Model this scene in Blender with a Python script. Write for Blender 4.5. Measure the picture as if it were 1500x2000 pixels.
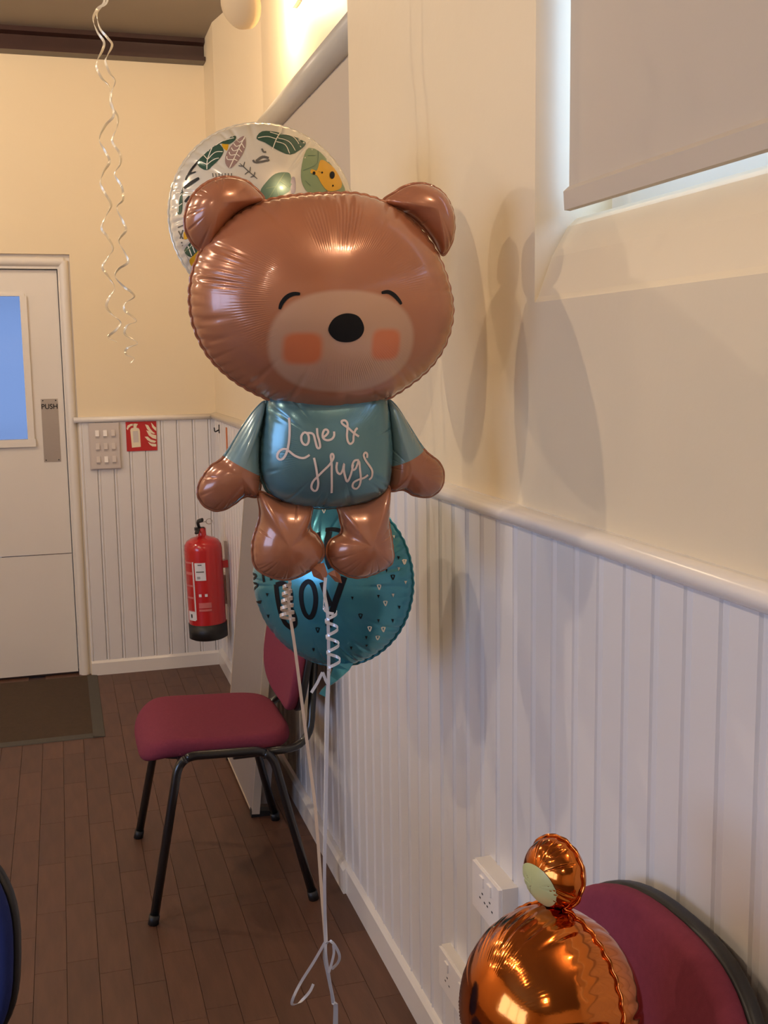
import bpy, bmesh, math, random
import numpy as np
from mathutils import Matrix, Vector

for o in list(bpy.data.objects):
    bpy.data.objects.remove(o, do_unlink=True)
scene = bpy.context.scene
COL = scene.collection
random.seed(7)
RNG = np.random.RandomState(5)

# ------------------------------------------------------------------ camera
FPX, YAW, PITCH, ROLL = 2139.6, .2855, -.1386, -.0145
CAMP = np.array([0, 0, 1.5])
cf = np.array([math.sin(YAW) * math.cos(PITCH), math.cos(YAW) * math.cos(PITCH), math.sin(PITCH)])
_r = np.array([math.cos(YAW), -math.sin(YAW), 0.])
_u = np.cross(_r, cf)
cr = math.cos(ROLL) * _r + math.sin(ROLL) * _u
cu = -math.sin(ROLL) * _r + math.cos(ROLL) * _u
cam_d = bpy.data.cameras.new('camera')
cam_d.sensor_fit = 'HORIZONTAL'
cam_d.sensor_width = 36
cam_d.lens = 36 * FPX / 1500
cam_d.clip_start = .02
cam = bpy.data.objects.new('camera', cam_d)
COL.objects.link(cam)
cam.matrix_world = Matrix(((cr[0], cu[0], -cf[0], 0), (cr[1], cu[1], -cf[1], 0), (cr[2], cu[2], -cf[2], 1.5), (0, 0, 0, 1)))
scene.camera = cam

# ------------------------------------------------------------------ world (flat blue-white dusk sky) and exposure
wd = bpy.data.worlds.new('sky')
scene.world = wd
wd.use_nodes = True
wd.node_tree.nodes['Background'].inputs[0].default_value = (.42, .60, 1, 1)
wd.node_tree.nodes['Background'].inputs[1].default_value = 6.0
vs = scene.view_settings
vs.view_transform = 'Standard'
vs.look = 'None'
vs.gamma = 1
vs.use_curve_mapping = False
vs.exposure = 0.18
LAMP_POWER = 40.0
LAMP_COL = (1, .79, .58)
WALL_LAMP_POWER = 16.0
PENDANTS = [(-1.3, 4.25, 1.0), (-1.4, 2.45, .88), (-1.5, 1.1, .70), (-1.5, -1.2, .55), (-3.2, 4.0, .5)]  # last lamp is unseen, added as fill for the end wall and boarding

W, D, CEIL = .7285, 5.364, 2.972


# ------------------------------------------------------------------ measuring helpers
def ray(px, py):
    return cf + cr * (px - 750) / FPX - cu * (py - 1000) / FPX


def atd(px, py, t):
    return CAMP + ray(px, py) * t


def onx(px, py, x):
    d = ray(px, py)
    return CAMP + d * (x / d[0])


# ------------------------------------------------------------------ materials
def _mix(nt, a, b, fac):
    n = nt.nodes.new('ShaderNodeMix')
    n.data_type = 'RGBA'
    for sock, v in ((n.inputs[6], a), (n.inputs[7], b), (n.inputs[0], fac)):
        if hasattr(v, 'is_linked') or isinstance(v, bpy.types.NodeSocket):
            nt.links.new(v, sock)
        elif isinstance(v, (tuple, list)):
            sock.default_value = (*v[:3], 1)
        else:
            sock.default_value = v
    return n.outputs[2]


def _math(nt, op, a, b=None, clamp=False):
    n = nt.nodes.new('ShaderNodeMath')
    n.operation = op
    n.use_clamp = clamp
    for i, v in enumerate((a, b)):
        if v is None:
            continue
        if isinstance(v, bpy.types.NodeSocket):
            nt.links.new(v, n.inputs[i])
        else:
            n.inputs[i].default_value = v
    return n.outputs[0]


def _noise(nt, scale, detail=3, vec=None, stretch=None):
    n = nt.nodes.new('ShaderNodeTexNoise')
    n.inputs['Scale'].default_value = scale
    n.inputs['Detail'].default_value = detail
    tc = nt.nodes.new('ShaderNodeTexCoord')
    src = tc.outputs['Object'] if vec is None else vec
    if stretch:
        m = nt.nodes.new('ShaderNodeMapping')
        m.inputs['Scale'].default_value = stretch
        nt.links.new(src, m.inputs[0])
        src = m.outputs[0]
    nt.links.new(src, n.inputs['Vector'])
    return n.outputs['Fac']


def mat(name, col, rough=.5, metal=0., coat=0., var=0., vscale=6., bump=0., bscale=60., stretch=None, spec=.5,
        rand=0., sheen=0.):
    m = bpy.data.materials.new(name)
    m.use_nodes = True
    nt = m.node_tree
    b = nt.nodes['Principled BSDF']
    b.inputs['Roughness'].default_value = rough
    b.inputs['Metallic'].default_value = metal
    b.inputs['Coat Weight'].default_value = coat
    b.inputs['Coat Roughness'].default_value = .08
    b.inputs['Specular IOR Level'].default_value = spec
    b.inputs['Sheen Weight'].default_value = sheen
    c = tuple(col)
    out = None
    if var:
        f = _noise(nt, vscale, 4, stretch=stretch)
        d = tuple(max(0, x * (1 - var)) for x in c)
        l = tuple(min(1, x * (1 + var)) for x in c)
        out = _mix(nt, d, l, f)
    if rand:
        oi = nt.nodes.new('ShaderNodeObjectInfo')
        k = _math(nt, 'MULTIPLY_ADD', oi.outputs['Random'], 2 * rand)
        k.node.inputs[2].default_value = 1 - rand
        mx = nt.nodes.new('ShaderNodeMix')
        mx.data_type = 'RGBA'
        mx.blend_type = 'MULTIPLY'
        mx.inputs[0].default_value = 1
        if out is not None:
            nt.links.new(out, mx.inputs[6])
        else:
            mx.inputs[6].default_value = (*c, 1)
        cmb = nt.nodes.new('ShaderNodeCombineColor')
        for i in range(3):
            nt.links.new(k, cmb.inputs[i])
        nt.links.new(cmb.outputs[0], mx.inputs[7])
        out = mx.outputs[2]
    if out is not None:
        nt.links.new(out, b.inputs['Base Color'])
    else:
        b.inputs['Base Color'].default_value = (*c, 1)
    if bump:
        f = _noise(nt, bscale, 5, stretch=stretch)
        bp = nt.nodes.new('ShaderNodeBump')
        bp.inputs['Strength'].default_value = bump
        bp.inputs['Distance'].default_value = .004
        nt.links.new(f, bp.inputs['Height'])
        nt.links.new(bp.outputs[0], b.inputs['Normal'])
    return m


M = {}
M['plaster'] = mat('cream_plaster', (.84, .70, .47), .55, var=.05, vscale=1.7, bump=.35, bscale=14)
M['white_paint'] = mat('white_gloss_paint', (.80, .76, .72), .32, var=.035, vscale=4, bump=.1, bscale=30)
M['trim_paint'] = mat('ivory_gloss_paint', (.84, .78, .70), .25, var=.04, vscale=6)
M['door_paint'] = mat('door_paint', (.80, .74, .66), .38, var=.04, vscale=3, bump=.06, bscale=25)
M['ceiling'] = mat('ceiling_paint', (.30, .25, .20), .8, var=.08, vscale=2)
M['beam'] = mat('dark_beam', (.045, .018, .014), .35, var=.2, vscale=9)
M['wood'] = mat('parquet_wood', (.105, .045, .024), .5, var=.42, vscale=6, stretch=(7, 1.1, 7), rand=.11, bump=.05, bscale=40)
M['joint'] = mat('parquet_joint', (.065, .032, .021), .7, var=.1)
M['mat_pile'] = mat('mat_pile', (.060, .034, .016), .95, var=.25, vscale=60, bump=.6, bscale=400)
M['mat_edge'] = mat('mat_edge', (.075, .066, .052), .8, var=.1, vscale=30)
M['blind'] = mat('blind_fabric', (.60, .51, .39), .8, var=.02, vscale=4)
M['blind_tube'] = mat('blind_tube', (.60, .55, .45), .35, var=.03, vscale=6)
M['steel'] = mat('brushed_steel', (.55, .48, .42), .38, metal=.75, var=.05, vscale=60, stretch=(1, 1, 12))
M['black'] = mat('black_plastic', (.012, .011, .011), .45, var=.1, vscale=20)
M['black_metal'] = mat('black_metal', (.010, .010, .011), .28, coat=.4, var=.1, vscale=20)
M['maroon'] = mat('maroon_fabric', (.205, .036, .062), .9, var=.12, vscale=120, bump=.25, bscale=900, sheen=.0, spec=.2)
M['blue_fabric'] = mat('blue_fabric', (.018, .030, .135), .9, var=.12, vscale=120, bump=.25, bscale=900, sheen=.0, spec=.2)
M['laminate'] = mat('grey_laminate', (.29, .25, .225), .5, var=.05, vscale=40)
M['laminate_edge'] = mat('laminate_edge', (.62, .50, .36), .5, var=.05, vscale=10)
M['red'] = mat('red_enamel', (.52, .016, .018), .22, coat=.5, var=.06, vscale=5)
M['sign_red'] = mat('sign_red', (.52, .022, .022), .4, var=.04, vscale=8)
M['sign_cream'] = mat('sign_cream', (.86, .74, .52), .5, var=.03, vscale=8)
M['switch'] = mat('switch_plastic', (.66, .58, .52), .35, var=.03, vscale=9)
M['switch_w'] = mat('switch_white', (.92, .86, .80), .3, var=.02, vscale=9)
M['label'] = mat('label_paper', (.78, .76, .78), .5, var=.08, vscale=50)
M['pale_red'] = mat('pale_red_print', (.62, .16, .15), .4, var=.1, vscale=50)
M['ink'] = mat('black_ink', (.004, .004, .005), .5, spec=.25, var=.1, vscale=30)
M['orange'] = mat('orange_tape', (.62, .17, .04), .6, var=.1, vscale=20)
M['shade'] = mat('cream_lamp_shade', (.70, .56, .36), .45, var=.04, vscale=6)
M['enamel'] = mat('green_enamel_shade', (.20, .22, .18), .4, var=.05, vscale=6)

# balloon foils
M['print_white'] = mat('white_print', (.80, .66, .58), .32, var=.03, vscale=30)
M['cream_print'] = mat('cream_print', (.80, .74, .58), .3, var=.03, vscale=30)
M['pale_green'] = mat('pale_green_foil', (.50, .52, .24), .35, var=.04, vscale=20)


def foil(name, col, rough, metal, coat=.3, bump=.0, bscale=30, col2=None):
    m = mat(name, col, rough, metal, coat, var=.05, vscale=5, bump=bump, bscale=bscale)
    return m


M['teal'] = foil('teal_foil', (.065, .31, .39), .24, .55, .35, .18, 22)
M['shirt'] = foil('shirt_foil', (.13, .27, .30), .27, .45, .3, .08, 26)
M['pearl'] = foil('pearl_foil', (.80, .74, .60), .18, .25, .4, .1, 20)
M['copper'] = foil('copper_foil', (.62, .165, .022), .11, 1.0, .3, .12, 26)
M['rib_white'] = mat('white_ribbon', (.66, .68, .74), .28, metal=.25, var=.05, vscale=40)
M['rib_beige'] = mat('beige_ribbon', (.62, .50, .40), .3, metal=.25, var=.05, vscale=40)
M['rib_cream'] = mat('cream_ribbon', (.86, .76, .56), .25, metal=.25, var=.05, vscale=40)
for k, c in dict(g_dark=(.045, .105, .068), g_mid=(.13, .22, .14), g_light=(.24, .33, .17), pink=(.40, .26, .22),
                 yellow=(.78, .42, .02), grey=(.15, .14, .12), lilac=(.42, .36, .38)).items():
    M[k] = mat('print_' + k, c, .25, metal=.2, coat=.3, var=.08, vscale=30)


def brown_foil(name, sleeve=None):
    """bear fur foil; with sleeve=(nx,nz,c): blue where nx*x+nz*z>c (printed shirt sleeve)"""
    m = foil(name, (.42, .165, .085), .24, .16, .55, .05, 30)
    return m


M['fur'] = brown_foil('fur_foil')


def face_material(muz, cheeks):
    m = mat('bear_face_foil', (.42, .165, .085), .24, .16, .55)
    nt = m.node_tree
    b = nt.nodes['Principled BSDF']
    tc = nt.nodes.new('ShaderNodeTexCoord')
    sp = nt.nodes.new('ShaderNodeSeparateXYZ')
    nt.links.new(tc.outputs['Object'], sp.inputs[0])
    x, y, z = sp.outputs
    front = _math(nt, 'LESS_THAN', y, 0.)

    def ell(cx, cz, rx, rz, soft, p=2.):
        a = _math(nt, 'POWER', _math(nt, 'ABSOLUTE', _math(nt, 'DIVIDE', _math(nt, 'SUBTRACT', x, cx), rx)), p)
        c = _math(nt, 'POWER', _math(nt, 'ABSOLUTE', _math(nt, 'DIVIDE', _math(nt, 'SUBTRACT', z, cz), rz)), p)
        d = _math(nt, 'POWER', _math(nt, 'ADD', a, c), 1. / p)
        mr = nt.nodes.new('ShaderNodeMapRange')
        mr.interpolation_type = 'SMOOTHSTEP'
        nt.links.new(d, mr.inputs[0])
        mr.inputs[1].default_value = 1 - soft
        mr.inputs[2].default_value = 1 + soft
        mr.inputs[3].default_value = 1
        mr.inputs[4].default_value = 0
        return _math(nt, 'MULTIPLY', mr.outputs[0], front)
    c = _mix(nt, (.44, .172, .086), (.57, .34, .22), ell(*muz, .05, 2.25))
    for ck in cheeks:
        c = _mix(nt, c, (.66, .20, .085), ell(*ck, .22, 3.6))
    nt.links.new(c, b.inputs['Base Color'])
    return m


def transparent_glass(name, tint):
    m = bpy.data.materials.new(name)
    m.use_nodes = True
    nt = m.node_tree
    nt.nodes.remove(nt.nodes['Principled BSDF'])
    t = nt.nodes.new('ShaderNodeBsdfTransparent')
    t.inputs[0].default_value = (*tint, 1)
    g = nt.nodes.new('ShaderNodeBsdfGlossy')
    g.inputs['Roughness'].default_value = .03
    mx = nt.nodes.new('ShaderNodeMixShader')
    mx.inputs[0].default_value = .06
    nt.links.new(t.outputs[0], mx.inputs[1])
    nt.links.new(g.outputs[0], mx.inputs[2])
    nt.links.new(mx.outputs[0], nt.nodes['Material Output'].inputs[0])
    return m


M['glass'] = transparent_glass('clear_glass', (.9, .93, .95))
rg = mat('reeded_glass', (.075, .083, .100), .25)
rg.node_tree.nodes['Principled BSDF'].inputs['Transmission Weight'].default_value = 1
rg.node_tree.nodes['Principled BSDF'].inputs['IOR'].default_value = 1.2
M['reeded'] = rg


# ------------------------------------------------------------------ mesh builder
class MB:
    def __init__(s):
        s.v, s.f, s.sm = [], [], []

    def add(s, verts, faces, smooth=False):
        k = len(s.v)
        s.v += [tuple(float(c) for c in p) for p in verts]
        s.f += [tuple(i + k for i in f) for f in faces]
        s.sm += [smooth] * len(faces)
        return s

    def box(s, a, b, smooth=False):
        (x0, y0, z0), (x1, y1, z1) = a, b
        x0, x1 = min(x0, x1), max(x0, x1); y0, y1 = min(y0, y1), max(y0, y1); z0, z1 = min(z0, z1), max(z0, z1)
        v = [(x0, y0, z0), (x1, y0, z0), (x1, y1, z0), (x0, y1, z0), (x0, y0, z1), (x1, y0, z1), (x1, y1, z1), (x0, y1, z1)]
        return s.add(v, [(0, 3, 2, 1), (4, 5, 6, 7), (0, 1, 5, 4), (1, 2, 6, 5), (2, 3, 7, 6), (3, 0, 4, 7)])

    def prism(s, poly, axis, a, b, smooth=False):
        """poly: 2D points in the two remaining axes (order x,y,z minus axis), extruded along axis a..b"""
        n = len(poly)

        def pt(p, t):
            if axis == 0: return (t, p[0], p[1])
            if axis == 1: return (p[0], t, p[1])
            return (p[0], p[1], t)
        v = [pt(p, a) for p in poly] + [pt(p, b) for p in poly]
        f = [(i, (i + 1) % n, n + (i + 1) % n, n + i) for i in range(n)]
        s.add(v, f, smooth)
        s.add(v, [tuple(range(n))[::-1], tuple(range(n, 2 * n))])
        return s

    def tube(s, pts, rad, n=10, cap=True, flat=1.):
        pts = [np.array(p, float) for p in pts]
        rads = rad if isinstance(rad, (list, tuple)) else [rad] * len(pts)
        t0 = pts[1] - pts[0]
        up = np.array([0, 0, 1.]) if abs(t0[2]) < .9 * np.linalg.norm(t0) else np.array([1., 0, 0])
        a = np.cross(t0, up); a /= np.linalg.norm(a)
        V = []
        for i, p in enumerate(pts):
            t = pts[min(i + 1, len(pts) - 1)] - pts[max(i - 1, 0)]
            t /= np.linalg.norm(t) + 1e-12
            a = a - t * (a @ t); a /= np.linalg.norm(a) + 1e-12
            b = np.cross(t, a)
            for k in range(n):
                th = 2 * math.pi * k / n
                V.append(p + rads[i] * (math.cos(th) * a + flat * math.sin(th) * b))
        F = [(i * n + k, i * n + (k + 1) % n, (i + 1) * n + (k + 1) % n, (i + 1) * n + k)
             for i in range(len(pts) - 1) for k in range(n)]
        s.add(V, F, True)
        if cap:
            m = (len(pts) - 1) * n
            s.add(V, [tuple(range(n))[::-1], tuple(range(m, m + n))])
        return s

    def lathe(s, prof, c=(0, 0, 0), n=32, smooth=True):
        V, F = [], []
        for (r, z) in prof:
            for k in range(n):
                th = 2 * math.pi * k / n
                V.append((c[0] + r * math.cos(th), c[1] + r * math.sin(th), c[2] + z))
        for i in range(len(prof) - 1):
            for k in range(n):
                F.append((i * n + k, i * n + (k + 1) % n, (i + 1) * n + (k + 1) % n, (i + 1) * n + k))
        s.add(V, F, smooth)
        return s

    def slab(s, outline, z0, z1, er=.01, crown=0., fn=None, k=4):
        """closed 2D outline (ccw), thickness z0..z1 with rounded edges; fn maps final points"""
        P = np.array(outline, float)
        c = P.mean(0)
        n = len(P)
        d = P - c
        L = np.linalg.norm(d, axis=1, keepdims=True)
        rings = []
        for i in range(k + 1):
            a = math.pi / 2 * i / k
            rings.append((er * (1 - math.sin(a)), z0 + er * (1 - math.cos(a))))
        for i in range(k + 1):
            a = math.pi / 2 * i / k
            rings.append((er * (1 - math.cos(a)), z1 - er * (1 - math.sin(a))))
        V = []
        for off, z in rings:
            q = c + d * (1 - off / L)
            V += [(x, y, z) for x, y in q]
        nr = len(rings)
        F = [(i * n + j, i * n + (j + 1) % n, (i + 1) * n + (j + 1) % n, (i + 1) * n + j) for i in range(nr - 1) for j in range(n)]
        m = 5
        base = len(V)
        off0, zt = rings[-1]
        for i in range(1, m + 1):
            kf = 1 - i / m
            q = c + d * (1 - off0 / L) * kf
            zz = zt + crown * (1 - kf * kf)
            V += [(x, y, zz) for x, y in q]
        prev = (nr - 1) * n
        for i in range(m):
            cur = base + i * n
            F += [(prev + j, prev + (j + 1) % n, cur + (j + 1) % n, cur + j) for j in range(n)]
            prev = cur
        V += [(c[0], c[1], z0)]
        F += [((j + 1) % n, j, len(V) - 1) for j in range(n)]
        if fn:
            V = [fn(p) for p in V]
        return s.add(V, F, True)

    def strip(s, pts, width, side, thick=.0004):
        """ribbon: flat band along pts; side: list of side vectors"""
        V, F = [], []
        n = len(pts)
        for i, p in enumerate(pts):
            p = np.array(p, float)
            t = np.array(pts[min(i + 1, n - 1)], float) - np.array(pts[max(i - 1, 0)], float)
            t /= np.linalg.norm(t) + 1e-12
            sd = np.array(side[i] if isinstance(side, list) else side, float)
            sd = sd - t * (sd @ t); sd /= np.linalg.norm(sd) + 1e-12
            nn = np.cross(t, sd)
            w = width[i] if isinstance(width, list) else width
            V += [p - sd * w / 2 - nn * thick, p + sd * w / 2 - nn * thick, p + sd * w / 2 + nn * thick, p - sd * w / 2 + nn * thick]
        for i in range(n - 1):
            for k in range(4):
                F.append((i * 4 + k, i * 4 + (k + 1) % 4, (i + 1) * 4 + (k + 1) % 4, (i + 1) * 4 + k))
        F += [(3, 2, 1, 0), tuple(4 * (n - 1) + k for k in range(4))]
        return s.add(V, F, False)

    def mesh(s, name, inv=None):
        v = s.v
        if inv is not None:
            A = np.array(inv)
            q = np.c_[np.array(v), np.ones(len(v))] @ A.T
            v = [tuple(p[:3]) for p in q]
        me = bpy.data.meshes.new(name)
        me.from_pydata(v, [], s.f)
        me.polygons.foreach_set('use_smooth', s.sm)
        me.update()
        return me

    def fixn(s, me):
        bm = bmesh.new(); bm.from_mesh(me)
        bmesh.ops.remove_doubles(bm, verts=bm.verts, dist=1e-6)
        bmesh.ops.recalc_face_normals(bm, faces=bm.faces)
        bm.to_mesh(me); bm.free()

    def build(s, name, material, parent=None, world=False, fix=True, **props):
        inv = None
        if parent is not None and world:
            inv = WM[parent.name].inverted()
        me = s.mesh(name, inv)
        if fix:
            s.fixn(me)
        o = bpy.data.objects.new(name, me)
        COL.objects.link(o)
        if material is not None:
            me.materials.append(M[material] if isinstance(material, str) else material)
        if parent is not None:
            o.parent = parent
        WM[o.name] = WM[parent.name] if parent is not None else Matrix()
        for k, v in props.items():
            o[k] = v
        return o


WM = {}


def empty(name, mw=None, loc=(0, 0, 0), rz=0, label=None, category=None, group=None):
    o = bpy.data.objects.new(name, None)
    o.empty_display_size = .05
    COL.objects.link(o)
    if mw is None:
        mw = Matrix.Translation(loc) @ Matrix.Rotation(rz, 4, 'Z')
    o.matrix_world = mw
    WM[o.name] = mw.copy()
    if label: o['label'] = label
    if category: o['category'] = category
    if group: o['group'] = group
    return o


def struct(o, label=None, cat=None):
    o['kind'] = 'structure'
    if label: o['label'] = label
    if cat: o['category'] = cat
    return o


def tag(o, label, cat, group=None):
    o['label'] = label
    o['category'] = cat
    if group: o['group'] = group
    return o


def share(src, name, parent, loc, rz=0):
    c = src.copy()
    c.name = name
    COL.objects.link(c)
    c.parent = parent
    c.location = loc
    if rz:
        c.rotation_euler = (0, 0, rz)
    return c


def superellipse(a, b, n=4., k=48, cx=0, cy=0):
    out = []
    for i in range(k):
        t = 2 * math.pi * i / k
        c, s = math.cos(t), math.sin(t)
        out.append((cx + a * math.copysign(abs(c) ** (2 / n), c), cy + b * math.copysign(abs(s) ** (2 / n), s)))
    return out


# ================================================================== STRUCTURE
XW = W + .32
WIN1 = (-.42, 1.62)
WIN2 = (2.738, 4.46)
SPLAY = 5.05   # the far window's end jamb is splayed back to the wall face here
XREC = .835
b = MB()
b.box((W, -3.5, 0), (XW, D + .2, 1.585))
for y0, y1 in ((-3.5, WIN1[0]), (WIN1[1], WIN2[0]), (SPLAY, D + .2)):
    b.box((W, y0, 1.585), (XW, y1, CEIL + .05))
for y0, y1 in (WIN1, WIN2):
    b.box((XREC, y0, 2.335), (XW, y1, CEIL + .05))
    b.prism([(W, 1.585), (W + .006, 1.594), (.757, 1.655), (.785, 1.703), (.80, 1.716), (.86, 1.722), (XW, 1.722), (XW, 1.585)], 1, y0, y1)
b.prism([(W, SPLAY), (XREC, WIN2[1]), (XW, WIN2[1]), (XW, SPLAY)], 2, 1.585, CEIL + .05)
wall_right = struct(b.build('wall_right', 'plaster', fix=False), 'cream plastered side wall with window recesses above white boarding', 'wall')

DX0, DX1, DZ = -.86, .08, 2.0
b = MB()
b.box((DX1, D, 0), (XW, D + .2, CEIL + .05))
b.box((-4.2, D, 0), (DX0, D + .2, CEIL + .05))
b.box((DX0, D, DZ), (DX1, D + .2, CEIL + .05))
wall_back = struct(b.build('wall_back', 'plaster', fix=False), 'cream plastered end wall with a white door in it', 'wall')

b = MB()
LW = (-1.6, 1.5, 1.0, 2.5)
b.box((-4.3, -3.5, 0), (-4.0, D + .2, LW[2])); b.box((-4.3, -3.5, LW[3]), (-4.0, D + .2, CEIL + .05))
b.box((-4.3, -3.5, LW[2]), (-4.0, LW[0], LW[3])); b.box((-4.3, LW[1], LW[2]), (-4.0, D + .2, LW[3]))
struct(b.build('wall_left', 'plaster', fix=False), 'cream plastered wall on the far side of the hall', 'wall')
struct(MB().box((-4.3, -3.7, 0), (XW, -3.5, CEIL + .05)).build('wall_front', 'plaster'), 'cream plastered wall at the opposite hall end', 'wall')
struct(MB().box((-4.3, -3.7, CEIL), (XW, D + .2, CEIL + .12)).build('ceiling', 'ceiling'), 'grey-brown hall ceiling above the dark beam', 'ceiling')

# floor: slab with wooden blocks laid on it
floor = struct(MB().box((-4.3, -3.7, -.06), (XW, D + .3, -.006)).build('floor', 'joint'), 'dark brown worn wood block floor', 'floor')
BW, BL, GAP = .0775, .31, .00035
blk = MB()
w2, l2, ch = BW / 2 - GAP, BL / 2 - GAP, .0004
blk.prism([(-w2, -l2), (w2, -l2), (w2, l2), (-w2, l2)], 2, -.008, -.0008)
blk.add([(-w2, -l2, -.0008), (w2, -l2, -.0008), (w2, l2, -.0008), (-w2, l2, -.0008),
         (-w2 + ch, -l2 + ch, 0), (w2 - ch, -l2 + ch, 0), (w2 - ch, l2 - ch, 0), (-w2 + ch, l2 - ch, 0)],
        [(4, 5, 6, 7), (0, 1, 5, 4), (1, 2, 6, 5), (2, 3, 7, 6), (3, 0, 4, 7)])


def proj(P):
    P = np.array(P, float) - CAMP
    d = P @ cf
    return (750 + FPX * (P @ cr) / d, 1000 - FPX * (P @ cu) / d, d)


cells = []
for i in range(int(4.75 / BW)):
    x = W - .01 - BW * (i + .5)
    off = (i % 4) * BL / 4 * (1 if i % 2 else 2.3)
    for j in range(-12, 19):
        y = j * BL + off % BL
        if y > D + .02 or y < -3.4 or x < -3.98: continue
        px, py, d = proj((x, y, 0))
        vis = d > .3 and -45 < px < 900 and 1280 < py < 2060 and y < D - .1
        cells.append((0 if vis else 1, d, x, y))
cells.sort()
first = None
rest = MB()
cnt = 0
for vis, d, x, y in cells:
    if vis == 0 and cnt < 296:
        if first is None:
            first = blk.build('wood_block', 'wood', floor)
            first.location = (x, y, 0)
        else:
            share(first, 'wood_block', floor, (x, y, 0))
        cnt += 1
    else:
        rest.box((x - w2, y - l2, -.008), (x + w2, y + l2, 0))
rest.build('wood_blocks', 'wood', floor, kind='stuff', fix=False)

# boarding (tongue and groove with bead), each board a part of its wall
PITCHB = .0755
BT = .010


def board_mesh(h):
    p = PITCHB / 2
    prof = [(-p, 0), (-p, .005), (-p + .003, BT), (p - .018, BT), (p - .0155, BT - .0020), (p - .013, BT - .0002), (p - .009, BT + .0022),
            (p - .005, BT - .0002), (p - .002, .005), (p, 0)]
    return MB().prism(prof, 2, .0, h)


board_r = None
Z0B, Z1B = .070, 1.228
y = 2.741 + PITCHB / 2 - .004
ys = [y + PITCHB * k for k in range(-42, 36)]
for yy in ys:
    if yy > D + .01 or yy < -.45: continue
    if board_r is None:
        board_r = board_mesh(Z1B - Z0B).build('board', 'white_paint', wall_right)
        board_r.location = (W, yy, Z0B); board_r.rotation_euler = (0, 0, math.pi / 2)
    else:
        share(board_r, 'board', wall_right, (W, yy, Z0B), math.pi / 2)
board_b = None
xs = [.082 + PITCHB * (k + .5) for k in range(9)] + [-1.0 - PITCHB * k for k in range(0, 10)]
for xx in xs:
    if xx > W: continue
    if board_b is None:
        board_b = board_mesh(Z1B - Z0B).build('board', 'white_paint', wall_back)
        board_b.location = (xx, D, Z0B); board_b.rotation_euler = (0, 0, math.pi)
    else:
        share(board_b, 'board', wall_back, (xx, D, Z0B), math.pi)


def rail_profile(sgn, base, out, z0, z1):
    h = z1 - z0
    return [(base, z0), (base + sgn * out * .55, z0 + .002), (base + sgn * out * .85, z0 + h * .22), (base + sgn * out, z0 + h * .5),
            (base + sgn * out * .93, z0 + h * .74), (base + sgn * out * .7, z0 + h * .9), (base + sgn * out * .35, z1), (base, z1)]


struct(MB().prism(rail_profile(-1, W + .002, .034, 1.222, 1.256), 1, -3.5, D, True).build('trim_1', 'trim_paint'), 'glossy white dado rail along the side wall', 'dado rail')
struct(MB().prism(rail_profile(-1, D + .002, .030, 1.222, 1.250), 0, .060, W, True).build('trim_2', 'trim_paint'), 'glossy white dado rail on end wall beside the door', 'dado rail')
struct(MB().prism(rail_profile(-1, D + .002, .030, 1.222, 1.250), 0, -4.0, DX0 + .02, True).build('trim_3', 'trim_paint'), 'white dado rail beyond the door', 'dado rail')


def skirt(sgn, base, out, h):
    return [(base, 0), (base + sgn * out, 0), (base + sgn * out, h - .012), (base + sgn * out * .7, h - .004), (base + sgn * out * .4, h), (base, h)]


sk = MB().prism(skirt(-1, W, .022, .086), 1, -3.5, 2.845)
sk.prism(skirt(-1, W, .030, .080), 1, 2.845, D)
struct(sk.build('baseboard_right', 'trim_paint', fix=False), 'white skirting board along the side wall', 'skirting')
struct(MB().prism(skirt(-1, D, .020, .072), 0, .083, W).build('baseboard_back', 'trim_paint'), 'white skirting board at end wall under the extinguisher sign', 'skirting')

# dark steel beam along the top of the end wall
bm_ = MB()
bm_.prism([(D, 2.868), (D - .085, 2.868), (D - .085, 2.886), (D - .03, 2.892), (D - .03, 2.945), (D - .07, 2.952), (D - .07, CEIL), (D, CEIL)], 0, -4.0, W - .002)
struct(bm_.build('trim_4', 'beam'), 'dark brown beam along the top of the end wall', 'beam')


# ------------------------------------------------------------------ windows
def window(name, y0, y1, label):
    e = empty(name, loc=(.88, (y0 + y1) / 2, 1.722))
    struct(e, label, 'window')
    x0, x1 = .862, .905
    f = MB()
    f.box((x0, y0, 1.722), (x1, y0 + .03, 2.335)); f.box((x0, y1 - .03, 1.722), (x1, y1, 2.335))
    f.box((x0, y0 + .03, 1.722), (x1, y1 - .03, 1.752)); f.box((x0, y0 + .03, 2.305), (x1, y1 - .03, 2.335))
    f.build('window_frame', 'trim_paint', e, world=True)
    n = 3
    for k in range(1, n):
        yy = y0 + (y1 - y0) * k / n
        MB().box((x0, yy - .018, 1.752), (x1, yy + .018, 2.305)).build('mullion', 'trim_paint', e, world=True)
    for k in range(n):
        a, c = y0 + (y1 - y0) * k / n + .02, y0 + (y1 - y0) * (k + 1) / n - .02
        MB().box((.880, a, 1.755), (.884, c, 2.315)).build('pane', 'glass', e, world=True)
    return e


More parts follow.
